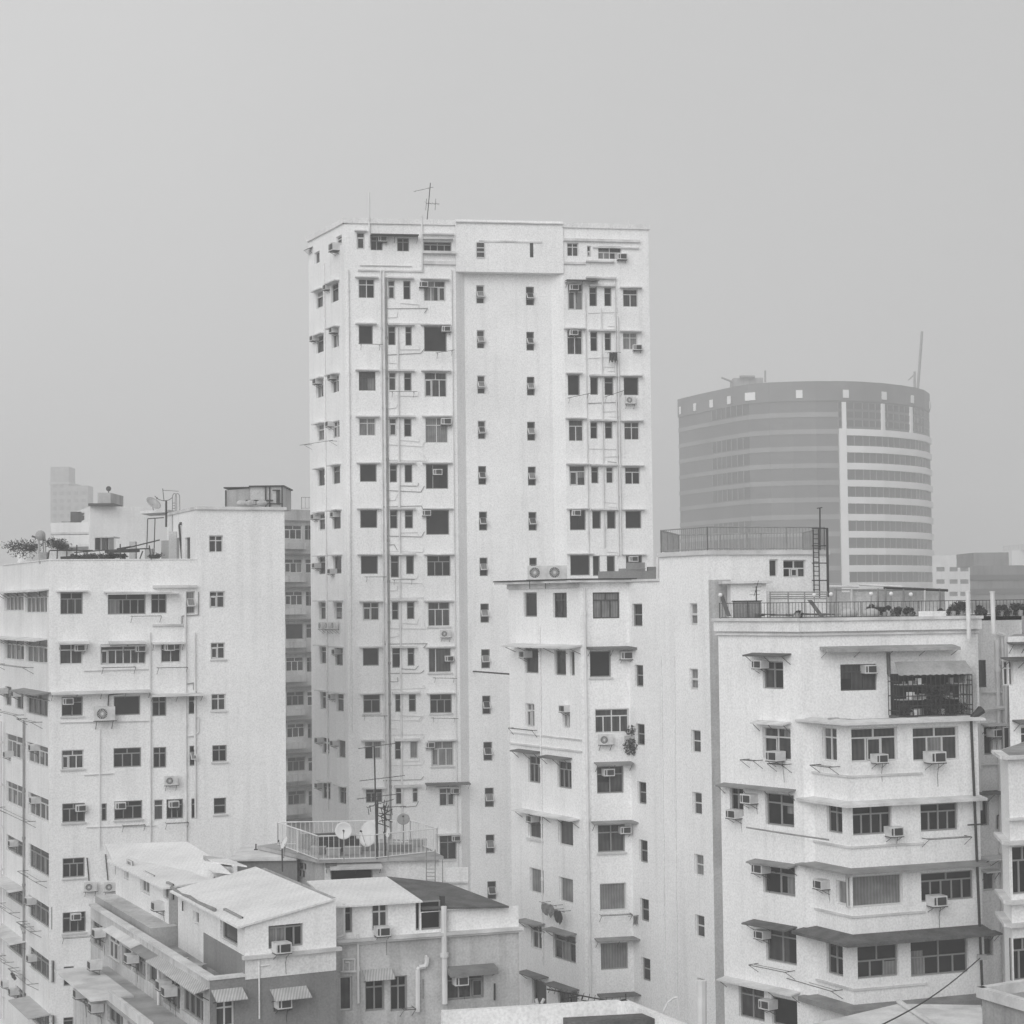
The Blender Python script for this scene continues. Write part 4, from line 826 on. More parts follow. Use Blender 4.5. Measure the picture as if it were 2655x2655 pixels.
# ================================================================== middle-right white block (with the railed head)
Mb = Bld('apartment_block', 'white stepped apartment block with a railed roof head, right of the tall tower', (7, 92, 0))
Mb.facs = dict(L=Fac(1325, 95.5, 1512, 89.4, 2100), F=Fac(1512, 89.4, 1637, 89.9, 2100), S=Fac(1637, 89.9, 1847, 84, 2100), G=Fac(1847, 84, 1905, 84.4, 2100))
Mb.table('L', Z6, "250 437 360 642 Dp;495 440 610 648 M2k;258 905 372 1112 Dp;507 920 603 1130 Dp;635 930 675 1133 Dp;265 1365 340 1560 L2;575 1400 637 1570 L2")
Mb.table('L', Z12, "262 -115 362 88 D3;487 -75 595 130 D3;262 315 375 515 Mps;492 375 607 570 Mp;275 745 382 935 Lp;500 815 607 1005 Lp;285 1175 370 1360 M2;455 1245 627 1450 D3;295 1600 403 1790 Dp;490 1660 640 1800 D2")
Mb.table('F', Z6, "828 437 1052 655 L3k;803 925 980 1145 Dps;848 1410 1130 1610 M4")
Mb.table('F', Z12, "790 -40 995 168 M2g;797 405 1005 618 M2gs;812 855 1015 1065 Lp;820 1310 1027 1515 Lpg")
sm = lambda Z, t: Mb.table('S', Z, t, 'narrow_window')
sm(Z6, "1155 532 1240 722 D1e;1178 1043 1248 1225 D1e;1187 1535 1260 1713 D1e;1635 530 1700 712 L1e;1635 1075 1705 1250 L1e;1648 1587 1728 1778 M1e")
sm(Z12, "1100 80 1167 250 D1e;1112 525 1177 698 D1e;1120 975 1187 1148 D1e;1130 1428 1198 1603 D1e;1520 160 1592 333 M1e;1533 635 1605 800 L1e;1540 1100 1612 1272 M1e;1560 1585 1620 1757 L1e")
fL, fF, fS, fG = (Mb.facs[k] for k in 'LFSG')
zr = zof(fF, 1560, 1510); zh = zof(fS, 1780, 1441)
us = fS.hit(1710, 1480)[0]
m = MB(); fL.wall(m, 0, zr, 'white'); fF.wall(m, 0, zr, 'white'); fS.wall(m, 0, zr, 'white'); fG.wall(m, 0, zr, 'side')  # recess strip G: its shadow is painted in by the darker render
bp = [fG.B, fG.B + Vector((2, 12, 0)), bb(fL.A, 9, 1.5), fL.A]
for a, b in zip(bp, bp[1:]): m.face([(a.x, a.y, 0), (b.x, b.y, 0), (b.x, b.y, zr), (a.x, a.y, zr)], 'white')
hs = fS.pt(us, zr); hc = fS.B; hr = pd(2146, 1480, 86.2)
hd = [hs, hc, hr, hr + Vector((0, 7, 0)), hs + Vector((1.5, 7, 0))]
Mb.facs['N'] = vfac(hc, hr); fN = Mb.facs['N']
Mb.table('N', Z13, "597 1275 642 1367 M1p;670 1278 790 1370 M3e")
fN.wall(m, zr - 3, zh, 'white'); a, b = hs, hc; m.face([(a.x, a.y, zr), (b.x, b.y, zr), (b.x, b.y, zh), (a.x, a.y, zh)], 'white')
for a, b in zip(hd[2:] + [hd[0]], hd[3:] + [hd[0]]): m.face([(a.x, a.y, zr - 3), (b.x, b.y, zr - 3), (b.x, b.y, zh), (a.x, a.y, zh)], 'white')
m.build('wall', Mb.root)
m = MB(); poly = [fL.A, fL.B, fF.B, fS.B, fG.B, fG.B + Vector((2, 12, 0)), bb(fL.A, 9, 1.5)]; m.face([(p.x, p.y, zr) for p in poly], 'terr')
for F, e in ((fL, .5), (fF, .45)): F.fbox(m, -.6, F.L + .3, zr + .01, zr + .12, -.5, e, 'slab'); F.fbox(m, -.6, F.L + .3, zr + .13, zr + .19, -.5, e + .06, 'iron')
fS.fbox(m, 0, us, zr + .01, zr + .12, -.5, .1, 'slab'); m.build('roof', Mb.root)
m = MB(); hp = [Vector((p.x, p.y, 0)) for p in hd]; cen = sum(hp, Vector()) / 5; m.prism([(p - cen) * 1.03 + cen for p in hp], zh, zh + .2, 'slab'); m.build('roof_slab', Mb.root)
rl = railing([p + Vector((0, 0, zh + .2 - p.z)) for p in (hs + Vector((.1, .1, 0)), hc + Vector((0, .15, 0)), hr + Vector((-.1, .1, 0)), hr + Vector((-.1, 6.5, 0)), hs + Vector((1.5, 6.5, 0)), hs + Vector((.1, .1, 0)))], 1.05, .16, 'steel', .03, .01)
rl.build('railing', Mb.root)
Mb.band('L', 1400, 1512, 1526, .1, 'slab', 'cornice', 0, fL.L * .98)
Mb.canopy('L', Z6, 180, 858, 735, 878, .8, 'slab', .1, .08); Mb.canopy('F', Z6, 775, 882, 1170, 893, .7, 'dslab', .06, .1)
for x0, y0, x1, y1, k in ((205, 1745, 400, 1762, 'dslab'), (440, 1795, 655, 1815, 'dslab')): Mb.canopy('L', Z6, x0, y0, x1, y1, .5, k, .06)
for x0, y0, x1, y1, k in ((215, 270, 660, 372, 'slab'), (240, 1120, 395, 1165, 'msheet'), (445, 1185, 635, 1240, 'msheet'), (250, 1515, 420, 1570, 'dslab'), (460, 1605, 655, 1665, 'dslab')): Mb.canopy('L', Z12, x0, y0, x1, y1, .6, k, .05)
for x0, y0, x1, y1, k in ((745, 375, 1085, 375, 'msheet'), (770, 1268, 1115, 1262, 'msheet'), (790, 1695, 1115, 1685, 'dslab')): Mb.canopy('F', Z12, x0, y0, x1, y1, .6, k, .06)
Mb.canopy('F', Z6, 838, 1850, 1145, 1850, .6, 'msheet', .06)
Mb.vpipe('F', NA, 1514, 1525, 2600, .06, 'pipe', .1, x2=1530); Mb.vpipe('L', NA, 1402, 1620, 2500, .04, 'white2', .06, x2=1410); Mb.vpipe('S', NA, 1716, 1700, 2600, .03, 'white2', .05, x2=1728); Mb.vpipe('S', NA, 1750, 1700, 2600, .03, 'white2', .05, x2=1758)
Mb.band('L', 1380, 1903, 1906, .06, 'slab', 'ledge'); Mb.band('L', 1380, 1931, 1935, .08, 'slab', 'ledge')
bracket(Mb, 'F', Z12, 808, 1095, 1040, 1080, .5); bracket(Mb, 'L', Z6, 165, 1572, 362, 1585, .3)
GM = 'air conditioners on the stepped white block'
for k, Z, x0, y0, x1, y1, w in (('L', Z6, 235, 925, 320, 982, 'under the long thin canopy at its left'), ('F', Z6, 1040, 930, 1155, 995, 'right of the black window under the dark ragged canopy'), ('L', Z6, 590, 1395, 637, 1435, 'in the small pale window of the third row'), ('F', Z12, 840, -18, 905, 32, 'in the curtained window of the fourth row'), ('L', Z12, 288, 335, 330, 385, 'in the left window under the long sloping canopy'), ('F', Z12, 970, 420, 1028, 472, 'right corner of the fifth-row window below a grey canopy')):
    ac(Mb.facs[k], Z, x0, y0, x1, y1, 'stepped block air conditioner, ' + w, group=GM)
ac(fF, Z6, 860, 1622, 985, 1705, 'round-fan condenser under the window with white grilles on the stepped block', 'cond')
laundry(fL, Z12, 437, 1010, 530, 1110, 'large grey cloth hung below the pale window of the stepped block', 'clothM'); laundry(fL, Z12, 535, 1060, 590, 1165, 'small dark garment hung beside the large grey cloth', 'cloth'); laundry(fF, Z12, 1045, 1095, 1082, 1175, 'grey rag on the corner of the drying rack of the stepped block', 'clothM')
p = fF.pt(*fF.hit(*Z6(1130, 1700)), .35); 
t = thing('hanging_plant', 'dark bushy plant hanging right of the condenser on the stepped block', 'plant', p); f = MB(); leaves(f, p + Vector((0, 0, -.1)), .45, 350, sc=(.9, .7, 1), s=.06); leaves(f, p + Vector((0, 0, .65)), .3, 80, s=.07); f.build('foliage', t); f = MB(); f.tube(p + Vector((-.2, 0, .25)), p + Vector((.4, 0, .25)), .02, 'iron'); f.box(p + Vector((0, .1, .3)), Vector((.3, 0, 0)), Vector((0, .12, 0)), Vector((0, 0, .08)), 'conc'); f.build('planter', t)
m = MB(); q = fF.pt(*fF.hit(*Z12(830, 1790)), 0)
# roof clutter of the block
for x, w in ((340, 'left'), (505, 'right')):
    q = pd(*Z6(x + 25, 318), 92); o = put_ac('cond', Vector((q.x, q.y, zr + .2)), 0, 1.15, w + ' one of two condensers standing on the roof edge of the stepped block', 'condensers on the stepped block roof')
m = MB(); a = pd(*Z6(870, 320), 93); b = pd(*Z6(1370, 260), 93)
m.abox(a.x, b.x, 92.5, 92.7, zr + .02, pd(*Z6(1000, 262), 93).z, 'grey'); c = pd(*Z6(1110, 190), 93); d = pd(*Z6(1260, 190), 93); m.abox(c.x, d.x, 92.7, 93.6, zr + .02, c.z, 'grey'); 
e = pd(*Z6(1045, 240), 93); m.abox(e.x, c.x, 92.71, 93.3, zr + .02, e.z, 'grey'); e = pd(*Z6(1285, 225), 93); m.abox(e.x, b.x, 92.71, 93.5, zr + .02, e.z, 'msheet'); m.tube((c.x, 92.45, c.z - .3), (d.x, 92.45, c.z - .3), .03, 'fG')
single(m, 'roof_lumber', 'dark pile of boards and sheets on the stepped block roof, before the tower windows', 'boards', (a.x, 92.5, zr))
m = MB(); q = pd(*Z6(1368, 320), 91); m.tube((q.x, 91, zr), pd(*Z6(1368, 135), 91), .07, 'pipe', 8); single(m, 'vent_pipe', 'white upright pipe at the junction of lower roof and railed head', 'pipe', (q.x, 91, zr))
# ladder frame and annex of the head
m = MB()
for x in (2108, 2122): m.tube(pd(x, 1372, 85.6), pd(x + 3, 1550, 85.6), .03, 'iron', 5)
for i in range(14): m.tube(pd(2108, 1385 + i * 12, 85.6), pd(2123, 1385 + i * 12, 85.6), .018, 'iron', 4)
m.tube(pd(2144, 1370, 85.4), pd(2147, 1548, 85.4), .06, 'iron', 5)
for y in (1370, 1415, 1460, 1505): m.tube(pd(2105, y, 85.5), pd(2147, y, 85.5), .025, 'iron', 4)
single(m, 'roof_ladder', 'dark steel ladder and frame at the right end of the railed head', 'ladder', pd(2108, 1550, 85.6))
m = MB(); p = pd(2125, 1366, 86); m.tube((p.x, 86, zh + .1), pd(2126, 1318, 86), .035, 'iron', 5); m.tube(pd(2118, 1318, 86), pd(2132, 1316, 86), .02, 'iron', 4); single(m, 'aerial_mast', 'thin mast above the railing of the head at its right end', 'antenna', (p.x, 86, zh + .2))
m = MB(); a = pd(1870, 1512, 82.8); b = pd(2000, 1508, 82.8); m.abox(a.x, b.x, 82.4, 84.1, a.z - .03, a.z + .08, 'slab'); m.abox(a.x + .4, b.x - .25, 82.7, 84.1, zr - 3, a.z - .03, 'white2'); m.build('annex', Mb.root)
m = MB(); p = pd(1961, 1600, 80); m.tube((p.x, 80, p.z - .3), pd(1961, 1520, 80), .03, 'iron', 5); yagi(m, pd(1961, 1525, 80), .8, 4, 1.0, el=.25, tilt=1.4); single(m, 'television_antenna', 'small dark antenna over the left part of the terrace railing', 'antenna', (p.x, 80, p.z))

# ================================================================== right white block with bays
Rt = Bld('apartment_block', 'nearest white corner block at right, with wrap-around canopies and a roof terrace', (15, 78, 0))
Rt.facs = dict(L=Fac(1869, 78.3, 2084, 74.6, 2050), U=Fac(2084, 74.6, 2545, 76.4, 2050), b1=Fac(2110, 74.55, 2204, 72.5, 2050), b2=Fac(2204, 72.5, 2539, 74.4, 2050), X=Fac(2539, 77.6, 2660, 78.6, 2050))
Rt.table('L', Z14, "345 503 470 670 D2;345 905 515 1100 M2i")
Rt.table('L', Z15, "145 -40 228 138 D2;362 8 535 203 D2i;348 440 542 620 D2i;365 810 550 1035 M2g;200 1175 355 1375 M2g;400 1250 555 1420 Dp")
Rt.table('U', Z14, "818 520 1038 680 M3k;1655 495 1710 662 M1pk")
Rt.table('b1', Z14, "705 905 795 1108 M2"); Rt.table('b1', Z15, "735 68 828 245 D2;733 905 832 1108 D2e")
Rt.table('b2', Z14, "885 905 1165 1110 M3;1258 900 1535 1105 M3"); Rt.table('b2', Z15, "893 78 1130 255 D4;1305 65 1533 232 D4;866 500 1197 690 L4p;1308 480 1628 655 D5;922 925 1170 1123 D3e;1245 890 1595 1105 D4e")
Rt.table('b1', Z15, "790 535 856 680 Lp")
Rt.table('X', Z14, "1690 900 1745 1070 D1"); Rt.table('X', Z15, "1668 40 1720 200 Dp;1685 480 1760 595 M1p;1690 840 1745 990 D1")
fL, fU, f1, f2, fX = (Rt.facs[k] for k in ('L', 'U', 'b1', 'b2', 'X'))
zt = zof(fU, 2150, 1603); zs = zof(f2, 2300, 1872)
m = MB(); fL.wall(m, 0, zt, 'white'); fU.wall(m, zs - .3, zt, 'white'); f1.wall(m, 0, zs, 'white'); f2.wall(m, 0, zs, 'white'); fX.wall(m, 0, zt - .2, 'white2')
def strip(m, a, b, z0, z1, k): m.face([(a.x, a.y, z0), (b.x, b.y, z0), (b.x, b.y, z1), (a.x, a.y, z1)], k)
strip(m, fL.B, f1.A, 0, zs, 'white'); strip(m, f2.B, fX.A, 0, zt, 'white2'); strip(m, fU.B, fX.A, zs - .3, zt, 'white2')
bp = [fX.B, fX.B + Vector((2, 10, 0)), fL.A + Vector((5, 8, 0)), fL.A]
for a, b in zip(bp, bp[1:]): strip(m, a, b, 0, zt, 'white')
m.build('wall', Rt.root)
m = MB(); poly = [fL.A, fL.B, fU.B, fX.A, fX.B, fX.B + Vector((2, 10, 0)), fL.A + Vector((5, 8, 0))]; m.face([(p.x, p.y, zt - .02) for p in poly], 'terr'); m.build('roof', Rt.root)
m = MB(); m.face([(p.x, p.y, zs) for p in (fL.B, f1.A, f1.B, f2.B, fU.B)], 'conc'); m.build('bay_roof', Rt.root)
for F in (fL, fU):
    m = MB(); za, zb_, zc = zt, zt - .28, zt - .42
    F.fbox(m, -.1, F.L + .12, zt - .1, zt + .02, -.3, .3, 'slab'); F.fbox(m, -.05, F.L + .08, zt - .52, zt - .1, -.05, .2, 'white2'); F.fbox(m, -.05, F.L + .06, zt - .68, zt - .6, -.05, .12, 'slab'); m.build('cornice', Rt.root)
def wrap(z, proj, t, k, ua=0, lbl='canopy', drop=.1):
    m = MB()
    c1 = f1.pt(ua - .3, z, -.02); c2 = f1.pt(f1.L, z, -.02); c3 = f2.pt(f2.L, z, -.02)
    o1 = f1.pt(ua - .5, z - drop, proj); h = (f1.n + f2.n).normalized() * (proj / max(.5, (f1.n + f2.n).normalized().dot(f1.n))); o2 = f1.pt(f1.L, z - drop, 0) + h; o3 = f2.pt(f2.L + .05, z - drop, proj)
    for a, b, c, d in ((o1, o2, c2, c1), (o2, o3, c3, c2)):
        dn = Vector((0, 0, -t)); m.hexa([a + dn, b + dn, c + dn, d + dn, a, b, c, d], k)
    return m.build(lbl, Rt.root)
wrap(zof(f2, 2300, 1500 + 850 / 2.342), .5, .08, 'slab'); wrap(zof(f2, 2300, 1500 + 1340 / 2.342), .5, .1, 'slab'); wrap(zof(f2, 2300, 2055 + 445 / 2.342), .62, .07, 'msheet'); wrap(zof(f2, 2300, 2055 + 845 / 2.342), .85, .12, 'dsheet', drop=.2); wrap(zof(f2, 2300, 2055 + 1270 / 2.342), .6, .2, 'msheet')
for y in (1500 + 1200 / 2.342, 2055 + 330 / 2.342, 2055 + 752 / 2.342, 2055 + 1195 / 2.342):
    m = MB(); z = zof(f2, 2230, y); f1.fbox(m, -.05, f1.L + .06, z - .04, z + .04, -.02, .07, 'slab'); f2.fbox(m, -.0, f2.L * .55, z - .04, z + .04, -.02, .07, 'slab'); m.build('ledge', Rt.root)
Rt.canopy('U', Z14, 690, 405, 1495, 405, .75, 'mid', .1, .12); 
for Z, x0, y0, x1, y1, pr, k in ((Z14, 285, 448, 520, 455, .6, 'dsheet'), (Z14, 320, 855, 520, 872, .5, 'slab'), (Z14, 110, 1225, 548, 1292, .5, 'msheet'), (Z15, 300, 390, 560, 445, .55, 'msheet'), (Z15, 290, 760, 555, 820, .7, 'dsheet'), (Z15, 120, 1085, 575, 1235, .55, 'slab')): Rt.canopy('L', Z, x0, y0, x1, y1, pr, k, .08)
for Z, x0, y0, x1, y1, pr, k in ((Z14, 1670, 870, 1790, 880, .5, 'slab'), (Z14, 1610, 1290, 1810, 1285, .6, 'dslab'), (Z15, 1650, 385, 1800, 375, .8, 'slab'), (Z15, 1670, 465, 1760, 460, .4, 'slab'), (Z15, 1680, 830, 1755, 845, .5, 'dsheet')): Rt.canopy('X', Z, x0, y0, x1, y1, pr, k, .06)
for a_ in (('L', Z14, 265, 1098, 345, 1100), ('L', Z14, 430, 1120, 520, 1125), ('b1', Z14, 700, 1130, 815, 1140), ('b2', Z15, 1312, 268, 1570, 268), ('L', Z15, 318, 1035, 540, 1082), ('b1', Z15, 560, 1155, 830, 1160)): bracket(Rt, *a_, .55)
Rt.ppath('L', Z15, [(300, 205), (520, 240), (800, 280)], .035, 'steel', .5); 
# white soil pipes and the black pipe
for x, y0, y1 in ((2526, 1660, 2100), (2585, 1660, 2600), (2600, 1640, 2600)): Rt.vpipe('X', NA, x + 6, y0, y1, .09, 'pipe', .12)
Rt.ppath('X', Z14, [(1600, 785), (1645, 785), (1660, 795), (1790, 782)], .09, 'pipe', .25); Rt.ppath('X', Z14, [(1600, 380), (1625, 385), (1635, 400), (1635, 760), (1650, 785)], .08, 'pipe', .25); Rt.ppath('X', Z14, [(1742, 330), (1790, 345), (1795, 420), (1795, 1300)], .08, 'pipe', .3)
Rt.ppath('X', Z14, [(1600, 690), (1790, 690)], .05, 'pipe', .1); Rt.ppath('X', Z14, [(1640, 1130), (1790, 1125)], .05, 'pipe', .1); Rt.ppath('X', Z15, [(1790, 130), (1765, 140), (1765, 220)], .03, 'iron', .06)
m = MB(); P0 = f2.pt(f2.hit(*Z14(1598, 850))[0], zof(f2, *Z14(1598, 850)), .15); P1 = f2.pt(f2.hit(*Z15(1670, 1290))[0], zof(f2, *Z15(1670, 1290)), .15); m.tube(P0, P1, .055, 'iron', 8); q = P0.lerp(P1, .37); m.tube(q - f2.u * .35, q + f2.u * .35, .03, 'iron'); m.tube(P0, P0 + f2.u * .5 + Vector((0, 0, .35)), .1, 'iron', 6, .18); q = P0.lerp(P1, .83); m.box(q + f2.n * .05, f2.u * .16, f2.n * .1, Vector((0, 0, .1)), 'sack'); m.build('drainpipe', Rt.root)
GR = 'air conditioners on the right corner block'
for k, Z, x0, y0, x1, y1, w, n in (('L', Z14, 300, 500, 400, 545, 'under the ragged dark canopy of its top left window', .1), ('U', Z14, 935, 527, 1035, 575, 'in the top of the window left of the caged balcony', 0), ('L', Z14, 395, 1045, 515, 1103, 'resting in the second-row side window under the thin hood', .2), ('b2', Z14, 985, 1062, 1085, 1115, 'at the foot of the wide curtained bay window nearer the corner', .15),
                                   ('b2', Z14, 1290, 1045, 1430, 1112, 'large pale one at the foot of the right curtained bay window', .25), ('L', Z15, 240, 5, 335, 62, 'between both side windows of the third row', .1), ('L', Z15, 158, 100, 230, 152, 'low at the foot of the far side window, third row', .1), ('b2', Z15, 1080, 202, 1172, 260, 'on a bracket under the right corner of a four-pane bay window', .1),
                                   ('L', Z15, 312, 428, 400, 485, 'upper left corner of the fourth-row side window', .1), ('b1', Z15, 690, 525, 770, 580, 'on the bay corner beside the closed white curtains', .1), ('b2', Z15, 1325, 617, 1435, 680, 'lower left corner of the five-pane bay window', .15), ('L', Z15, 332, 832, 392, 882, 'left of the side window under the darkest canopy', .1), ('L', Z15, 358, 1252, 440, 1308, 'between both lowest side windows', .1), ('X', Z14, 1700, 915, 1780, 960, 'in the narrow recess window behind the white pipes', .1)):
    ac(Rt.facs[k], Z, x0, y0, x1, y1, 'corner block air conditioner, ' + w, n=n, group=GR)
random.seed(3)
for i in range(30):
    F = random.choice((f2, f2, f2, f1)); u = random.uniform(.2, F.L - .2); z = zs + .02; m = MB(); e = random.uniform(.04, .12); q = F.pt(u, z, random.uniform(-.5, .2)); 
    m.box(q + Vector((0, 0, e * .5)), Vector((e * 1.6, e * .4, 0)), Vector((-e * .3, e, 0)), Vector((0, 0, e * .6)), random.choice(('conc', 'msheet', 'sack')))
    m.build('rubble', Rt.root)
# caged balcony with striped awning
t = Rt.root; a, b, c, d = fU.rect(Z14, 1108, 575, 1548, 838); pr = 1.0
m = MB(); fU.fbox(m, a, b, c, c + .1, .0, pr, 'dslab'); fU.fbox(m, a + .1, b - .1, c + .1, d, .005, .02, 'inter')  # thin dark sheet on the wall paints the shade inside the cage
cg = m.build('caged_balcony', t)
m = MB()
for i in range(17): u = a + (b - a) * i / 16; m.tube(fU.pt(u, c + .1, pr), fU.pt(u, d, pr), .018, 'iron', 4)
for j in range(5): z = c + .1 + (d - c) * j / 4.4; m.tube(fU.pt(a, z, pr), fU.pt(b, z, pr), .02, 'iron', 4)
for u in (a, b):
    for j in range(4): q = pr * j / 4; m.tube(fU.pt(u, c + .1, q), fU.pt(u, d, q), .018, 'iron', 4)
    for j in range(3): z = c + .3 + (d - c) * j / 3; m.tube(fU.pt(u, z, 0), fU.pt(u, z, pr), .02, 'iron', 4)
m.build('cage', cg)
random.seed(5)
for i in range(34):
    u = random.uniform(a + .15, b - .3); 
    if a + (b - a) * .35 < u < a + (b - a) * .7 and random.random() < .75: continue
    z = random.choice((c + .12, c + .75, c + 1.35)); s = random.uniform(.08, .22); m = MB(); fU.fbox(m, u, u + s, z, z + s * random.uniform(.8, 1.8), .4 + random.random() * .3, .8, random.choice(('sack', 'msheet', 'white2', 'wood', 'conc', 'clothM'))); m.build('stored_box', cg)
for z in (c + .72, c + 1.32):
    for (p, q) in ((a + .1, a + (b - a) * .36), (a + (b - a) * .75, b - .1)): m = MB(); fU.fbox(m, p, q, z, z + .03, .3, .85, 'conc'); m.build('shelf', cg)
m = MB()
for uq, zq, rq in ((.5, .35, .5), (.42, .62, .4), (.62, .55, .45), (.55, .15, .5), (.12, .2, .35), (.88, .22, .3)): leaves(m, fU.pt(a + (b - a) * uq, c + (d - c) * zq, .65), rq, 260, s=.06)
m.build('foliage', cg)
m = MB(); zt_ = zof(fU, 2400, 1500 + 500 / 2.342); za = zof(fU, 2400, 1500 + 445 / 2.342)
m.hexa([fU.pt(a - .05, d, pr + .12), fU.pt(b + .05, d, pr + .12), fU.pt(b + .05, d + .04, pr + .06), fU.pt(a - .05, d + .04, pr + .06), fU.pt(a + .1, zt_, .5), fU.pt(b - .02, zt_, .5), fU.pt(b - .02, zt_, .44), fU.pt(a + .1, zt_, .44)], 'mid')
m.hexa([fU.pt(a - .05, d - .1, pr * .2), fU.pt(a, d - .1, pr * .25), fU.pt(a + .12, d, 0.01), fU.pt(a - .05, d, .01), fU.pt(a - .05, za, .1), fU.pt(a, za, .15), fU.pt(a + .12, za, .01), fU.pt(a - .05, za, .01)], 'dslab')
for i in range(12): u = a - .05 + (b - a + .1) * i / 12; m.face([fU.pt(u, d, pr + .121), fU.pt(u + (b - a) / 12, d, pr + .121), fU.pt(u + (b - a) / 24, d - .04, pr + .121)], 'mid')
m.build('awning', t)
# terrace railing and what stands on the terrace
pts = [fL.pt(0, zt + .02, -.1), fL.pt(fL.L, zt + .02, -.1), fU.pt(fU.L, zt + .02, -.1), fX.pt(fX.L, zt + .02, 1.0)]
rl = railing(pts, .62, .17, 'iron', .016, .009, low=.03); rl.build('railing', Rt.root)
def onT(px, dep): p = pd(px, 1590, dep); return Vector((p.x, p.y, zt))
GG = 'globe lamps along the roof terrace'
for (x, y, w) in ((658, 100, 'second from the left, over the ladder foot'), (760, 95, 'third from the left, over the pergola end'), (1003, 93, 'above the dark plant under the pergola'), (1125, 93, 'mid-terrace, under the dark roof line'), (1245, 97, 'rightmost, largest looking'), (88, 100, 'leftmost, on the far left railing corner')):
    X, Y = Z14(x, y); D = 77.5; c = pd(X, Y, D); t = thing('globe_lamp', 'white globe lamp on roof terrace, ' + w, 'lamp', (c.x, c.y, zt), GG)
    m = MB(); m.tube((c.x, c.y, zt), (c.x, c.y, c.z - .08), .02, 'fG', 6); m.build('post', t); m = MB(); m.ball(c, .088, 'globe', 14, 9); m.build('globe', t, smooth=True)
for (x, y0, y1, w) in ((1590, 85, 370, 'left'), (1740, 85, 335, 'right')):
    F = Fac(2084, 74.6, 2545, 76.4, 1750); a = pd(*Z14(x, y0), 75.6); b = pd(*Z14(x + 8, y1), 75.6); m = MB(); m.tube(b, a, .09, 'pipe', 10); m.tube(a, a + Vector((0, 0, .05)), .11, 'pipe', 10); single(m, 'soil_pipe', w + ' one of two thick white pipes rising through the terrace railing', 'pipe', b)
m = MB()
for (x0, y0, x1, y1, k, r) in ((750, 48, 930, 50, 'slab', .05), (930, 38, 1190, 50, 'slab', .05), (1080, 55, 1470, 72, 'iron', .06), (780, 68, 1440, 72, 'msheet', .03)): m.tube(pd(*Z14(x0, y0), 82), pd(*Z14(x1, y1), 82), r, k, 5)
for x in (790, 885, 1045, 1090, 1200, 1330, 1420): m.tube(pd(*Z14(x, 60), 82), pd(*Z14(x, 235), 82), .05, random.choice(('slab', 'steel', 'msheet')), 5)
a = pd(*Z14(780, 230), 82.5); b = pd(*Z14(1450, 75), 82.5); m.abox(a.x, b.x, 82.5, 82.6, a.z, b.z, 'side')
single(m, 'pergola', 'low pergola with slanting dark roof line at the back of the terrace', 'pergola', (a.x, 82, zt))
m = MB()
for y in (82, 95, 110, 122): m.tube(pd(*Z14(385, y), 80), pd(*Z14(740, y), 80), .025, 'steel', 5)
for x in (390, 500, 600, 735): m.tube(pd(*Z14(x, 82), 80), pd(*Z14(x, 235), 80), .03, 'steel', 5)
single(m, 'slat_fence', 'low fence of thin horizontal rails at the back left of the terrace', 'fence', (pd(*Z14(390, 235), 80).x, 80, zt))
random.seed(21)
for (x, D, r, w) in ((1085, 76.3, .45, 'beside the dark globe lamp'), (1150, 76.3, .4, 'in the middle of the terrace'), (1235, 76.2, .38, 'under the largest globe lamp'), (1500, 76.2, .42, 'left of the first thick white pipe'), (1550, 76.3, .55, 'tallest, left of the first thick white pipe'), (1680, 76.6, .4, 'between the two thick white pipes'), (1790, 76.8, .42, 'just right of the second thick white pipe'), (1850, 76.9, .5, 'near the right picture edge'), (1910, 77, .5, 'cut off by the right picture edge'), (1020, 80, .5, 'under the pergola'), (560, 77, .3, 'left half of the terrace beside the leaning plank'), (1425, 76.3, .3, 'behind the white planter box')):
    p = onT(Z14(x, 0)[0], D); bush('dark potted plant on terrace, ' + w, p, r * .68, int(420 * r / .4), 'potted plants on the roof terrace', clumps=6, s=.045)
for (x, rr, w) in ((870, .38, 'left'), (1005, .42, 'right')):
    p = onT(Z14(x, 0)[0], 76); m = MB(); m.ball(p + Vector((0, 0, .16)), .36, 'sack', 14, 8, (1.0, .7, .6)); single(m, 'soil_sack', w + ' one of two bulging pale sacks on the roof terrace', 'sack', p, smooth=True)
m = MB(); p = onT(Z14(1370, 0)[0], 75.9); m.box(p + Vector((0, 0, .12)), Vector((.55, 0, 0)), Vector((0, .2, 0)), Vector((0, 0, .11)), 'white2'); single(m, 'planter_box', 'long low white planter box behind the terrace railing', 'planter', p)
m = MB(); p = pd(*Z14(250, 225), 78.6); p.z = zt; m.box(p + Vector((0, 0, .36)), Vector((.56, 0, 0)), Vector((0, .3, 0)), Vector((0, 0, .35)), 'grey'); m.box(p + Vector((0, -.31, .36)), Vector((.02, 0, 0)), Vector((0, .01, 0)), Vector((0, 0, .33)), 'iron'); m.box(p + Vector((0, 0, .725)), Vector((.6, 0, 0)), Vector((0, .34, 0)), Vector((0, 0, .02)), 'iron'); single(m, 'storage_cabinet', 'dark grey storage cabinet behind the left terrace railing', 'cabinet', p)
for (xa, ya, xb, yb, w) in ((92, 95, 140, 228, 'at the far left railing corner'), (630, 130, 705, 232, 'against the railing near the ladder foot')):
    m = MB(); D = 75.6 if xa > 500 else 77.8; A_ = pd(*Z14(xa, ya), D + .4); B_ = pd(*Z14(xb, yb), D); d_ = (A_ - B_).normalized(); s_ = Vector((1, 0, 0)); m.box((A_ + B_) / 2, s_ * .09, Vector((0, 1, 0)) * .03, d_ * ((A_ - B_).length / 2), 'wood'); single(m, 'plank', 'dark leaning plank ' + w, 'plank', B_)
m = MB()
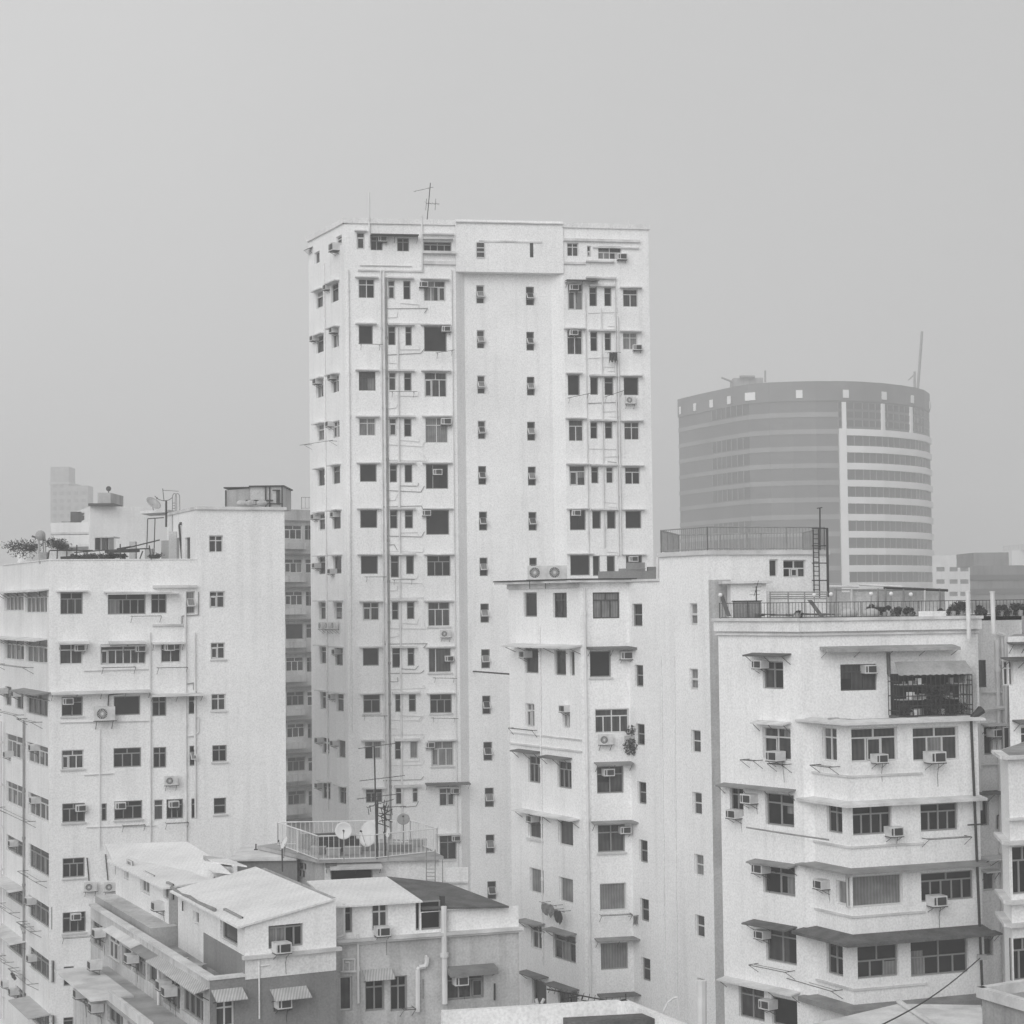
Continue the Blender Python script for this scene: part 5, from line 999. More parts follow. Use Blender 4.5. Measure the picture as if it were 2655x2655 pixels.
for i in range(16):
    p = onT(Z14(random.uniform(290, 900), 0)[0], 77.7 + random.random()); m.slabpoly([p + Vector((-.5, 0, .1 + random.random() * .12)), p + Vector((.5, .1, .08 + random.random() * .1)), p + Vector((.4, .5, .15)), p + Vector((-.4, .5, .18))], .02, random.choice(('clothM', 'sack', 'msheet')))
single(m, 'tarpaulin_heap', 'crumpled tarpaulins lying low along the left half of the terrace', 'tarpaulin', onT(Z14(600, 0)[0], 76.4))

# ================================================================== block at the right picture edge
Eb = Bld('apartment_block', 'white block with ledges cut off by the right picture edge, lower right', (22, 72, 0))
Eb.facs = dict(L=Fac(2601, 69.5, 2622, 67, 2300), F=Fac(2622, 67, 2800, 68, 2300), T=Fac(2615, 74.2, 2800, 75, 1750))
Eb.table('F', Z15, "1862 325 2010 615 D3;1865 880 2010 1140 D3"); Eb.table('T', Z14, "1812 500 1870 650 M2;1815 900 1858 1055 Dp;1915 900 1990 1050 M2")
f = Eb.facs['F']; zE = zof(f, 2640, 1958); t_ = Eb.facs['T']
Eb.walls([('L', zE), ('F', zE)], 'white', [bb(f.B, 6), bb(Eb.facs['L'].A, 4, 1)])
m = MB(); t_.wall(m, zE - 3, zof(t_, 2640, 1650), 'white'); zt2 = zof(t_, 2640, 1650)
for a, b in ((t_.A, bb(t_.A, 8, .5)), (t_.B, bb(t_.B, 8))): strip(m, a, b, zE - 3, zt2, 'white')
m.face([(p.x, p.y, zt2) for p in (t_.A, t_.B, bb(t_.B, 8), bb(t_.A, 8, .5))], 'terr'); m.build('upper_wall', Eb.root)
for y in (1958, 2055 + 290 / 2.342, 2055 + 650 / 2.342, 2055 + 790 / 2.342):
    z = zof(f, 2640, y); m = MB(); f.fbox(m, -.25, f.L, z - .12, z, -.05, .3, 'slab'); Eb.facs['L'].fbox(m, -.1, Eb.facs['L'].L + .1, z - .12, z - .003, -.05, .3, 'slab'); m.build('ledge', Eb.root)
for y in (2055 + 150 / 2.342,): z = zof(f, 2640, y); m = MB(); f.fbox(m, -.1, f.L, z - .08, z, -.05, .25, 'slab'); m.build('ledge', Eb.root)
Eb.canopy('T', Z14, 1790, 480, 2000, 470, .7, 'dsheet', .1); Eb.canopy('T', Z14, 1830, 388, 2000, 380, .5, 'dsheet', .06); Eb.canopy('T', Z14, 1860, 860, 2000, 850, .6, 'dslab', .1)

# ================================================================== low grey building with roof houses (bottom left)
Gz = CAMZ
Lo = Bld('low_apartment_building', 'low two-tone grey building with pale sheet roofs and a terrace, bottom left', (-11, 70, 0))
FF = Fac(635, 66.0, 872, 67.5, 2450); FLo = Fac(543 - 308, 81.8, 543, 65.4, 2450); Fb = Fac(543, 65.4, 635, 66.0, 2450)
Lo.facs = dict(F=FF, L=FLo, B=Fb)
zP = zof(Fb, 590, 2537)
Lo.table('F', Z7, "155 1330 405 1535 D4")
Lo.table('F', Z7, "190 1885 320 1990 D2"); Lo.table('B', Z16, "1300 1705 1475 1960 M2")
# long side: window band between piers
Lo.table('L', Z16, """130 985 240 1215 D3
275 1110 395 1340 M3
420 1220 505 1400 Dp
520 1290 640 1480 D3
655 1390 770 1560 Dp
805 1480 960 1780 D3
975 1580 1180 1870 D4""")
m = MB(); FF.wall(m, 0, zof(FF, 750, 2467), 'grey'); Fb.wall(m, 0, zP, 'grey'); FLo.wall(m, 0, zP, 'side')
bp = [FF.B, FF.B + Vector((-5.5, 12, 0)), FLo.A + Vector((3, 2, 0)), FLo.A]
for a, b in zip(bp, bp[1:]): strip(m, a, b, 0, zP - .5, 'mid')
m.build('wall', Lo.root)
zfl = zP - .45
m = MB(); m.face([(p.x, p.y, zfl) for p in (FLo.A, FLo.B, Fb.B, FF.B, FF.B + Vector((-5.5, 12, 0)), FLo.A + Vector((3, 2, 0)))], 'terr'); m.build('roof', Lo.root)
m = MB(); FLo.fbox(m, -.1, FLo.L + .02, zP, zP + .1, -.25, .06, 'slab'); Fb.fbox(m, 0, Fb.L, zP, zP + .098, -.25, .05, 'slab'); FLo.fbox(m, .2, FLo.L - .2, zfl, zP, -.22, -.02, 'grey'); Fb.fbox(m, .2, Fb.L, zfl, zP, -.2, -.02, 'grey'); m.build('parapet', Lo.root)
zw0 = zof(FF, 750, 2467)
m = MB(); FF.fbox(m, -.1, FF.L + .15, zw0 - .12, zw0, -.05, .18, 'slab'); FF.fbox(m, .0, FF.L - .02, zof(FF, 750, 2528), zw0 - .12, -.0, .03, 'white2'); m.build('ledge', Lo.root)
# roof house 2 (near) : mono-pitch sheet roof
def rel(z): return CAMZ + z
_h = Fac(462, 74.3, 635, 66.0, 2450); e1 = _h.pt(_h.L + .14, rel(-11.2), .3); e0 = _h.pt(-.1, rel(-11.2), .3); g1 = FF.pt(FF.L * .95, zof(FF, 856, 2330), .12); sh = e0 - e1; g0 = g1 + Vector((sh.x, sh.y, 0))
wN = Vector((FF.A.x, FF.A.y, 0)); dirL = Vector((sh.x, sh.y, 0)).normalized()
UL = Fac(635, 66, 462, 74.3, 2400)
# side wall of the near house (faces left)
Hn = Bld('roof_house', 'near roof-top house with a wide pale sloping sheet roof, bottom left', (wN.x, wN.y, zfl)); Hn.root.location = (wN.x, wN.y, zfl)
HL = Fac(462, 74.3, 635, 66.0, 2450); Hn.facs = dict(L=HL, F=Fac(635, 66.0, 872, 67.5, 2450, off=.001))
Hn.table('L', Z16, "1085 880 1140 1000 M1p;1340 890 1500 1170 Dp")
Hn.facs['F'].holes = [h for h in FF.holes]
m = MB(); HL.wall(m, zfl, rel(-11.25), 'white2'); 
F = Hn.facs['F']; top0 = rel(-11.26); top1 = g1.z + .02
# front gable wall with the slanted top
F.wall(m, zw0 - .0, top0, 'white'); m.face([F.pt(0, top0), F.pt(F.L, top0), F.pt(F.L, top1)], 'white')
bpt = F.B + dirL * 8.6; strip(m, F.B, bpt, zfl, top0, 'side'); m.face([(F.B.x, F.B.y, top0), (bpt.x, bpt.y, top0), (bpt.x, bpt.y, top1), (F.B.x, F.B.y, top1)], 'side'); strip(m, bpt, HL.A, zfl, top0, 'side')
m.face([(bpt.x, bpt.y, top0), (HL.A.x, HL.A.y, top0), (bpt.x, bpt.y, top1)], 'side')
m.build('wall', Hn.root)
# lower grey dado of the side wall
m = MB(); ua = HL.hit(*Z16(1190, 1200))[0]; HL.fbox(m, ua, HL.L, zfl, zof(HL, *Z16(1370, 1180)), -.02, .03, 'grey'); m.build('dado', Hn.root)
m = MB(); m.slabpoly([e1, g1, g0, e0], .07, 'lsheet'); m.build('sheet_roof', Hn.root)
m = MB(); P = [HL.pt(HL.hit(*Z16(x, y))[0], zof(HL, *Z16(x, y)), .15) for x, y in ((920, 650), (1010, 720), (1090, 740), (1160, 790), (1330, 860))]; m.path(P, .07, 'msheet', 6); m.build('gutter', Hn.root)
Hn.vpipe('L', Z16, 1012, 780, 870, .03, 'iron')
# roof house 1 (far)
HF = Fac(300, 83.2, 438, 75.2, 2450); k0 = HF.pt(-.35, rel(-11.2), .3); k1 = HF.pt(HF.L + .15, rel(-11.2), .3); k2 = k1 + Vector((1.75, 1.1, .12)); k3 = k2 + (k0 - k1)
Hf = Bld('roof_house', 'far roof-top house with a long pale flat sheet roof above the terrace', (-15, 80, zfl)); Hf.root.location = (k1.x, k1.y, zfl)
Hf.facs = dict(L=HF)
Hf.table('L', Z16, "435 400 480 580 L1p;590 520 680 710 M3;805 610 858 760 Dp")
m = MB(); HF.wall(m, zfl, rel(-11.27), 'white2'); b2 = Vector((k2.x, k2.y, 0)); b3 = Vector((k3.x, k3.y, 0)); strip(m, HF.B, b2 + Vector((-.2, .1, 0)), zfl, rel(-11.27), 'side'); strip(m, b2 + Vector((-.2, .1, 0)), b3, zfl, rel(-11.27), 'side'); strip(m, b3, HF.A, zfl, rel(-11.27), 'side'); m.build('wall', Hf.root)
m = MB(); m.slabpoly([k1, k2, k3, k0], .07, 'lsheet'); m.build('sheet_roof', Hf.root)
# platform step below the far house and a second low slab behind
m = MB(); HF2 = Fac(240, 82.3, 425, 71.7, 2400)
a = HF.pt(-.5, 0, 0); b = HF.pt(HF.L, 0, 0); m.prism([HF.pt(.0, 0, .9), HF.pt(HF.L + .6, 0, .9), HF.pt(HF.L + .6, 0, -.2), HF.pt(0, 0, -.2)], zfl, zfl + .75, 'mid', 'side'); m.build('platform', Lo.root)
m = MB(); q0 = pd(272, 2188, 88); q1 = pd(485, 2182, 84); q2 = pd(565, 2232, 79); q3 = k2 + Vector((.1, .1, -.1)); m.slabpoly([k2 + Vector((.02, .2, -.12)), q2, q1, q0, k0 + Vector((.2, .3, -.12))], .08, 'lsheet'); 
m.prism([Vector((q.x, q.y, 0)) for q in (q2 + Vector((-.3, .2, 0)), q1, q0 + Vector((.5, 0, 0)), k3)], zfl, min(q.z for q in (q0, q1, q2)) - .1, 'side')
single(m, 'sheet_roof_shed', 'long low shed with pale roof behind the far roof-top house', 'shed', (q2.x, q2.y, zfl))
m = MB(); a = pd(*Z16(1285, 415), 77); b = pd(*Z16(1590, 452), 75.5); c = pd(*Z16(1400, 380), 79); d = pd(*Z16(1180, 370), 80); m.slabpoly([a, b, c, d], .05, 'lsheet'); a2 = pd(*Z16(1270, 500), 75.8); b2 = pd(*Z16(1440, 520), 75); m.slabpoly([a2, b2, b2 + Vector((-.8, 2, .15)), a2 + Vector((-.8, 2, .15))], .05, 'lsheet')
m.prism([Vector((p.x, p.y, 0)) for p in (a, b + Vector((-.6, .4, 0)), c, d)], zfl, a.z - .12, 'side'); single(m, 'lean_to', 'small pale lean-to roofs wedged between the two roof-top houses', 'shed', (a.x, a.y, zfl))
m = MB(); a = pd(*Z16(1500, 480), 80); b = pd(*Z16(1728, 400), 80); m.abox(a.x, b.x + 1.5, 80, 84, zfl, b.z, 'grey'); m.abox(a.x - .4, b.x + 1.5, 79.8, 84.2, b.z, b.z + .06, 'slab'); single(m, 'roof_shed', 'low dark grey shed between the sheet roofs and the railed penthouse', 'shed', (a.x, 80, zfl))
random.seed(9)
for i in range(9):
    u = random.uniform(.1, .85); q = FLo.pt(FLo.L * u, zfl, -random.uniform(.4, .9)); m = MB(); e = random.uniform(.08, .2); m.box(q + Vector((0, 0, e * .6)), Vector((e * 1.4, -e * .3, 0)), Vector((e * .3, e, 0)), Vector((0, 0, e * .6)), random.choice(('conc', 'msheet', 'wood', 'sack')))
    single(m, 'crate', 'small crate left on the terrace between parapet and roof houses', 'crate', q, 'crates on the narrow terrace')
# AC etc. on the roof houses and the low building
GO = 'air conditioners on the low grey building'
for F, Z, x0, y0, x1, y1, w, n in ((Hn.facs['F'], Z7, 185, 1488, 275, 1562, 'at the foot of the four-pane window under the near sheet roof', .2), (HF, Z16, 755, 780, 855, 860, 'on the terrace side of the far roof-top house', .1), (FF, Z7, 195, 1895, 295, 1960, 'under the small corrugated canopy of the front wall', .1),
                                   (FLo, Z16, 225, 1045, 310, 1110, 'far end of the long side wall', .2), (FLo, Z16, 530, 1275, 620, 1350, 'with a white cage on the long side wall', .2), (FLo, Z16, 350, 1315, 430, 1395, 'below the second side window', .9), (FLo, Z16, 835, 1530, 900, 1600, 'left of a pair near the front corner of the long side', .15), (FLo, Z16, 915, 1580, 1000, 1655, 'right of a pair near the front corner of the long side', .3)):
    ac(F, Z, x0, y0, x1, y1, 'low building air conditioner, ' + w, n=n, group=GO)
# canopies of the long side and front
for x0, y0, x1, y1, k, pr in ((330, 1020, 600, 1160, 'slab', .42), (560, 1160, 760, 1290, 'msheet', .42), (760, 1290, 990, 1440, 'corr', .5), (960, 1415, 1240, 1590, 'corr', .55)): Lo.canopy('L', Z16, x0, y0, x1, y1, pr, k, .15, .03)
Lo.canopy('B', Z16, 1255, 1605, 1545, 1590, .6, 'corr', .3, .03); Lo.canopy('F', Z7, 165, 1825, 425, 1815, .6, 'corr', .3, .03)
Lo.vpipe('L', Z16, 785, 1400, 1790, .05, 'pipe'); Lo.vpipe('F', Z16, 1700, 1280, 1880, .03, 'white2', .06); Lo.ppath('F', Z16, [(1710, 1385), (1795, 1375)], .03, 'white2')
# lower bay on the long side (projecting storey with its own slab roof)
F3 = Fac(235, 81.8, 543, 65.4, 2430, off=1.5); Lo.facs['P'] = F3
u1 = F3.hit(*Z11(735, 1420))[0]; u2 = F3.hit(*Z16(900, 1932))[0]; zb1 = zof(F3, *Z11(990, 1630))
for (x0, y0, x1, y1, o) in ((775, 1500, 880, 1720, 'D3'), (905, 1620, 1000, 1830, 'D2'), (1070, 1760, 1230, 1960, 'D3'), (1280, 1890, 1420, 2080, 'D3')): Lo.window('P', Z11, x0, y0, x1, y1, o)
m = MB(); u1 = max(u1, -6); 
F3w = F3; F3.wall(m, 0, zb1, 'side', ua=u1, ub=F3.L - 2); a = F3.pt(u1, 0); strip(m, a, a - F3.n * 1.5, 0, zb1, 'side'); a = F3.pt(F3.L - 2, 0); strip(m, a, a - F3.n * 1.5, 0, zb1, 'side'); m.build('bay_wall', Lo.root)
m = MB(); F3.fbox(m, u1 - .2, F3.L - 1.9, zb1, zb1 + .12, -1.5, .15, 'conc'); F3.fbox(m, u1 - .2, F3.L * .0 + u1 + 6.5, zb1 + .125, zb1 + .2, -.9, .75, 'slab'); F3.fbox(m, u1 + 6.5, F3.L - 1.9, zb1 + .125, zb1 + .5, -.02, .12, 'slab'); m.build('bay_roof', Lo.root)
F4 = F3
for x0, y0, x1, y1, w in ((845, 1590, 905, 1660, 'far end of the lowest bay'), (985, 1715, 1085, 1800, 'middle of the lowest bay')): ac(F3, Z11, x0, y0, x1, y1, 'low building air conditioner, ' + w, n=.2, group=GO)

# ================================================================== low pale building in the bottom middle
Qb = Bld('low_apartment_building', 'low stained pale building with a dark opening under its roof, bottom middle', (-4, 73, 0))
QF = Fac(856, 68.9, 1345, 71.2, 2420); Qb.facs = dict(F=QF)
Qb.table('F', Z7, "700 1235 755 1430 D1;897 1228 1010 1410 M2;603 1235 632 1460 Dp;1432 1712 1697 1905 M3g;848 1750 985 1990 D2;1028 1740 1148 1990 D2;665 1745 755 1990 M1p")
Qb.table('F', Z7, "1208 1205 1392 1410 Dp", 'opening')
zl = zof(QF, 1080, 2424); zE_ = zof(QF, 960, 2344)
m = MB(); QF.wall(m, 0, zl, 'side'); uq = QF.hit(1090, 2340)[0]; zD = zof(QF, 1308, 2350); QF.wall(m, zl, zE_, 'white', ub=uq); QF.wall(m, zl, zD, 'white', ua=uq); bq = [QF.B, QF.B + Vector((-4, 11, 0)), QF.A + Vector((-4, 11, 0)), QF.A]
for a, b in zip(bq, bq[1:]): strip(m, a, b, 0, zl - .6, 'side')
m.build('wall', Qb.root)
zqf = zl - .7
m = MB(); m.face([(p.x, p.y, zqf) for p in (QF.A, QF.B, QF.B + Vector((-4, 11, 0)), QF.A + Vector((-4, 11, 0)))], 'terr'); m.build('roof', Qb.root)
m = MB(); QF.fbox(m, .2, QF.L + .1, zl - .05, zl + .05, -.05, .3, 'slab'); QF.fbox(m, .2, QF.L + .1, zl - .14, zl - .06, -.05, .18, 'slab'); m.build('ledge', Qb.root)
c1 = QF.pt(.1, zE_ + .05, .35); c2 = QF.pt(QF.hit(1089, 2332)[0], zE_ + .05, .35); c3 = pd(1003, 2273, 74.5); c4 = pd(795, 2284, 73.5)
m = MB(); m.slabpoly([c1, c2, c3, c4], .06, 'lsheet'); m.build('sheet_roof', Qb.root)
d1 = QF.pt(QF.hit(1312, 2343)[0], zD + .06, .35); d2 = QF.pt(QF.hit(1093, 2334)[0], zD + .16, .12); d3 = pd(1003, 2272, 75.5); d4 = pd(1160, 2289, 75)
m = MB(); m.slabpoly([d2, d1, d4, d3], .07, 'dsheet'); m.build('dark_roof', Qb.root)
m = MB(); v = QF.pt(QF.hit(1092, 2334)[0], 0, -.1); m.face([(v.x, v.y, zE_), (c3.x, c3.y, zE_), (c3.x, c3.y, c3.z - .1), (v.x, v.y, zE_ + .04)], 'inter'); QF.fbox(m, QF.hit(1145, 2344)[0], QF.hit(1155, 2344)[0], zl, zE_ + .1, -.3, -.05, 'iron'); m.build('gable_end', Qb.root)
Qb.canopy('F', Z7, 825, 1690, 1035, 1685, .55, 'corr', .3, .03); Qb.canopy('F', Z7, 1425, 1665, 1765, 1655, .6, 'msheet', .1, .2)
Qb.vpipe('F', Z7, 1403, 1235, 1932, .11, 'pipe', .2); Qb.ppath('F', Z7, [(1215, 1990), (1215, 1690), (1225, 1672), (1270, 1665), (1280, 1640), (1280, 1600), (1268, 1600)], .09, 'pipe', .15); Qb.vpipe('F', Z7, 792, 1440, 1932, .05, 'pipe'); Qb.ppath('F', Z7, [(685, 1215), (685, 1440), (630, 1465)], .06, 'pipe', .2)
Qb.ppath('F', Z7, [(700, 1475), (915, 1465), (915, 1500), (795, 1508)], .04, 'pipe'); Qb.ppath('F', Z7, [(665, 1710), (790, 1705)], .05, 'slab'); Qb.ppath('F', Z7, [(685, 1620), (770, 1618), (770, 1700)], .035, 'pipe'); Qb.ppath('F', Z7, [(685, 1700), (685, 1620)], .035, 'pipe'); Qb.ppath('F', Z7, [(730, 1700), (730, 1640), (700, 1640)], .03, 'pipe')
Qb.ppath('F', Z7, [(1415, 1400), (1420, 1260)], .05, 'iron', .05); Qb.ppath('F', Z7, [(1767, 1790), (1767, 1910)], .04, 'iron', .1); Qb.ppath('F', Z7, [(1258, 1760), (1258, 1900)], .02, 'steel', .05)
ac(QF, Z7, 905, 1378, 1000, 1440, 'boxy air conditioner under the middle top window of the low pale building', n=.25, group=GO); ac(QF, Z7, 1480, 1738, 1555, 1795, 'boxy air conditioner in the wide right window of the low pale building', n=.1, group=GO)
bracket(Qb, 'F', Z7, 1095, 1925, 1180, 1990, .6)
# railed penthouse
PN = pz(827, 2229, -10.6); PL_ = pz(667, 2193, -10.6); PR = pz(1150, 2220, -10.6)
bkv = Vector((-2.0, 5.5, 0))
Ph = Bld('penthouse', 'flat-roofed penthouse with a caged railing full of dishes, bottom middle', (0, 0, 0)); Ph.root.location = (PN.x, PN.y, zqf)
inn = Vector((.25, .35, 0))
Ph.facs = dict(L=vfac(PL_ + inn, PN + inn * .8), F=vfac(PN + inn * .8, PR + Vector((-.2, .35, 0))))
Ph.table('L', Z7, "140 890 195 935 M3p;350 925 425 1045 M3e"); Ph.table('F', Z7, "600 975 900 1060 Dp")
zp = rel(-10.75); m = MB()
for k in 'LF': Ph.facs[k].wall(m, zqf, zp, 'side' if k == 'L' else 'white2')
pp = [Ph.facs['F'].B, Ph.facs['F'].B + Vector((-1.5, 5, 0)), Ph.facs['L'].A + Vector((1, 2.5, 0)), Ph.facs['L'].A]
for a, b in zip(pp, pp[1:]): strip(m, a, b, zqf, zp, 'side')
m.build('wall', Ph.root)
PB = pz(1070, 2180, -10.6)
m = MB(); m.prism([PL_, PN, PR, PR + Vector((-1.6, 5.5, 0)), PL_ + Vector((2.5, 3, 0))], zp, zp + .15, 'conc', 'terr'); m.build('roof_slab', Ph.root)
Rl = [pz(720, 2132, -9.6), pz(825, 2168, -9.6), pz(973, 2164, -9.6), pz(1133, 2147.5, -9.6), pz(1064, 2126.5, -9.6), pz(720, 2132, -9.6)]
Rl = [Vector((p.x, p.y, zp + .15)) for p in Rl]; rl = railing(Rl, rel(-9.6) - zp - .15, .2, 'pipe', .028, .013, low=.05); 
rl.path([PN + Vector((0, 0, .0)), pz(745, 2266, -12)], .025, 'pipe'); rl.build('railing', Ph.root)
Ph.canopy('F', Z7, 590, 930, 960, 930, 1.0, 'side', .1, .05); Ph.canopy('F', Z7, 560, 925, 640, 925, .5, 'dsheet', .1)
m = MB(); a = pz(750, 2160, -10.5); 
for i in range(7): q0 = Rl[0].lerp(Rl[1], .25 + i * .08) + Vector((.3, .5, 0)); m.box(q0 + Vector((.9, .5, .28)), Vector((.9, .3, 0)), Vector((-.02, .04, 0)), Vector((0, 0, .25 + .05 * (i % 3))), random.choice(('dsheet', 'msheet', 'iron')))
single(m, 'scrap_heap', 'dark stacked slats and scrap inside the left part of the penthouse railing', 'scrap', Rl[0] + Vector((1, 1, 0)))
for i in range(7):
    q0 = Rl[1].lerp(Rl[3], .08 + i * .13) + Vector((random.uniform(-.6, .1), random.uniform(.6, 2.2), 0)); m = MB(); w = random.uniform(.2, .5); m.box(q0 + Vector((0, 0, .15)), Vector((w, 0, 0)), Vector((0, .2, 0)), Vector((0, 0, .14)), random.choice(('conc', 'msheet', 'grey')))
    m.box(q0 + Vector((0, 0, .31)), Vector((w + .03, 0, 0)), Vector((0, .23, 0)), Vector((0, 0, .015)), 'conc'); single(m, 'crate', 'low worn crate on the penthouse roof behind the caged railing', 'crate', q0, 'crates on the penthouse roof')
def dp(x, y, D): return pd(*Z7(x, y), D)
c = dp(693, 700, 77.6); dish('satellite_dish', 'round white satellite dish facing the viewer over the penthouse railing', (c.x, c.y, zp + .15), c.z - zp - .15, 62 / 2.76 / 4850 * 77.6, (.05, -1, .12))
c = dp(870, 720, 79); dish('satellite_dish', 'largest grey satellite dish half hidden by the antenna cluster', (c.x, c.y, zp + .15), c.z - zp - .15, 95 / 2.76 / 4850 * 79, (-.75, -.8, .35), 'dish')
c = dp(1120, 617, 80.5); dish('satellite_dish', 'dark mesh satellite dish tilted upward at the back of the penthouse roof', (c.x, c.y, zp + .15), c.z - zp - .15, 46 / 2.76 / 4850 * 80.5, (0, -.8, .65), 'dishG')
c = dp(262, 790, 78.8); dish('satellite_dish', 'small white dish seen edge-on outside the left railing corner', (c.x, c.y, zp + .15), max(.4, c.z - zp - .15), 50 / 2.76 / 4850 * 78.8, (-.9, -.35, .5))
c = dp(1008, 718, 77.9); dish('satellite_dish', 'small pale dish turned sideways beside the railing gate', (c.x, c.y, zp + .15), c.z - zp - .15, 38 / 2.76 / 4850 * 77.9, (-.9, -.35, .2))
m = MB(); D = 78.5; b = dp(930, 900, D); b.z = zp + .15; m.tube(b, dp(912, 100, D), .035, 'iron', 6)
yagi(m, dp(945, 92, D), 1.75, 9, .12, el=.3, tilt=.12); yagi(m, dp(968, 325, D), 1.9, 8, .1, el=.3, tilt=.1); yagi(m, dp(940, 455, D), 1.8, 9, .1, el=.35, tilt=.1); yagi(m, dp(955, 505, D), 1.2, 7, .35, el=.25, tilt=.25); yagi(m, dp(1045, 530, D), 1.1, 5, -.1, el=.3, tilt=.05)
m.tube(dp(935, 480, D), dp(930, 900, D), .045, 'iron', 6)
single(m, 'television_antenna', 'tall dark mast stacked with television aerials on the penthouse roof', 'antenna', b)
m = MB(); b = dp(990, 900, D + .6); b.z = zp + .15; m.tube(b, dp(985, 520, D + .6), .04, 'iron', 6)
for i in range(7):
    q = dp(975 + (i % 3) * 12, 540 + i * 18, D + .6); m.tube(q + Vector((-.25, 0, random.uniform(-.2, .2))), q + Vector((.25, 0, random.uniform(-.2, .2))), .02, 'iron', 4); m.tube(q, q + Vector((random.uniform(-.1, .1), 0, .35)), .018, 'iron', 4)
for x, y in ((868, 560), (1035, 565), (880, 540)): m.tube(dp(x, y - 20, D), dp(x + 6, y + 25, D), .015, 'iron', 4)
single(m, 'television_antenna', 'shorter cluttered aerial pole right behind the tall penthouse mast', 'antenna', b)
m = MB(); b = dp(255, 990, 76); m.path([dp(252, 830, 77), dp(254, 970, 76.2), b], .03, 'iron'); single(m, 'standpipe', 'thin dark bent pipe at the left wall of the penthouse', 'pipe', b)
m = MB(); 
for x in (1285, 1348): m.tube(dp(x, 835, 77.5), dp(x, 1070, 77.5), .022, 'steel', 5)
for i in range(4): m.tube(dp(1285, 975 + i * 26, 77.5), dp(1348, 975 + i * 26, 77.5), .015, 'steel', 4)
m.tube(dp(1400, 900, 78), dp(1402, 1070, 78), .02, 'steel', 5)
single(m, 'roof_ladder', 'thin steel ladder leaning on the right end of the penthouse', 'ladder', dp(1285, 1070, 77.5))
m = MB(); a = dp(1425, 970, 79); b = dp(1585, 1075, 79); m.abox(a.x, b.x, 79, 79.3, zqf - 1, a.z, 'white2'); m.abox(a.x - .1, b.x, 78.9, 79.35, b.z, b.z + .07, 'slab'); single(m, 'screen_wall', 'low pale wall stub between the penthouse ladder and the tower', 'wall', (a.x, 79, zqf - 1))
p = dp(65, 835, 80); m = MB(); m.tube(p, dp(65, 795, 80), .03, 'iron'); m.tube(dp(52, 835, 80), dp(78, 835, 80), .03, 'iron'); single(m, 'vent_pole', 'tiny dark post at the left tip of the penthouse roof slab', 'pole', p)

# ================================================================== near roofs along the bottom edge
Nb = Bld('flat_roofed_building', 'pale flat roof corner at the bottom edge, right of centre', (2, 50, 0))
zN = -9.6; n1 = pz(1622, 2590, zN); n0 = pz(1143, 2619, zN); n2 = pz(1800, 2662, zN)
m = MB()
d1_ = Vector((n0.x - n1.x, n0.y - n1.y, 0)).normalized(); d2_ = Vector((n2.x - n1.x, n2.y - n1.y, 0)).normalized()
A0 = Vector((n1.x, n1.y, 0)); A1 = Vector((n0.x, n0.y, 0)); A2 = A0 + d2_ * 9; A3 = A1 + d2_ * 9
m.prism([A1, A0, A2, A3], 0, rel(zN) - .45, 'white2', 'slab'); m.build('wall', Nb.root)
m = MB()
for a, b in ((A1, A0), (A0, A2)):
    u = (b - a).normalized(); nn = Vector((-u.y, u.x, 0)); nn = nn if nn.dot((A3 + A0) / 2 - a) < 0 else -nn
    c_ = (a + b) / 2 - nn * .1; m.box(c_ + Vector((0, 0, rel(zN) - .225)), u * ((b - a).length / 2), nn * .1, Vector((0, 0, .225)), 'white2')
m.build('parapet', Nb.root)
m = MB(); D = 47; b = pd(*Z12(790, 1920), D); m.tube(b, pd(*Z12(790, 1770), D), .025, 'steel', 6)
yb0 = pd(*Z12(405, 1665), D); yb1 = pd(*Z12(1010, 1780), D); m.tube(yb0, yb1, .018, 'iron', 5)
for i in range(14):
    q = yb0.lerp(yb1, (i + .5) / 14); m.tube(q + Vector((-.03, -.28, -.02)), q + Vector((.03, .28, .02)), .008, 'iron', 4)
for (x0, y0, x1, y1) in ((525, 1740, 680, 1712), (790, 1770, 670, 1750), (790, 1770, 885, 1792), (885, 1792, 900, 1755), (670, 1750, 682, 1715), (1010, 1700, 1012, 1780), (1012, 1780, 960, 1860)): m.tube(pd(*Z12(x0, y0), D), pd(*Z12(x1, y1), D), .013, 'iron', 5)
single(m, 'television_antenna', 'television aerial with a long toothed boom over the bottom edge roof', 'antenna', b)
m = MB(); a = pd(*Z12(335, 1775), 46.2)
for x0, y0, x1, y1 in ((325, 1740, 335, 1780), (385, 1738, 365, 1775)): m.tube(pd(*Z12(x0, y0), 46.3), pd(*Z12(x1, y1), 46.3), .04, 'sack', 6)
single(m, 'post_stub', 'two pale stubs sticking up behind the bottom roof parapet', 'post', a)
m = MB(); q = pd(*Z12(910, 1925), 44); m.box(q, Vector((1.1, .2, 0)), Vector((-.05, .3, 0)), Vector((0, 0, .12)), 'dsheet'); single(m, 'roof_hatch', 'dark hatch cover on the bottom edge roof, under the aerial', 'hatch', q)
m = MB(); P = [pd(*Z12(x, y), 52) for x, y in ((1300, 1830), (1330, 1770), (1370, 1735), (1405, 1728), (1425, 1880))]; m.path(P, .03, 'pipe'); single(m, 'bent_pipe', 'thin pale hooped pipe left of the upright flue, bottom edge', 'pipe', P[-1]); m = MB(); m.tube(pd(*Z12(1590, 1600), 60), pd(*Z12(1590, 1990), 60), .16, 'pipe', 8); single(m, 'flue_pipe', 'pale thick upright flue at the bottom edge, right of centre', 'pipe', pd(*Z12(1590, 1990), 60))
Nr = Bld('flat_roofed_building', 'rough pale sheet roof at the bottom edge below the right corner block', (13, 60, 0))
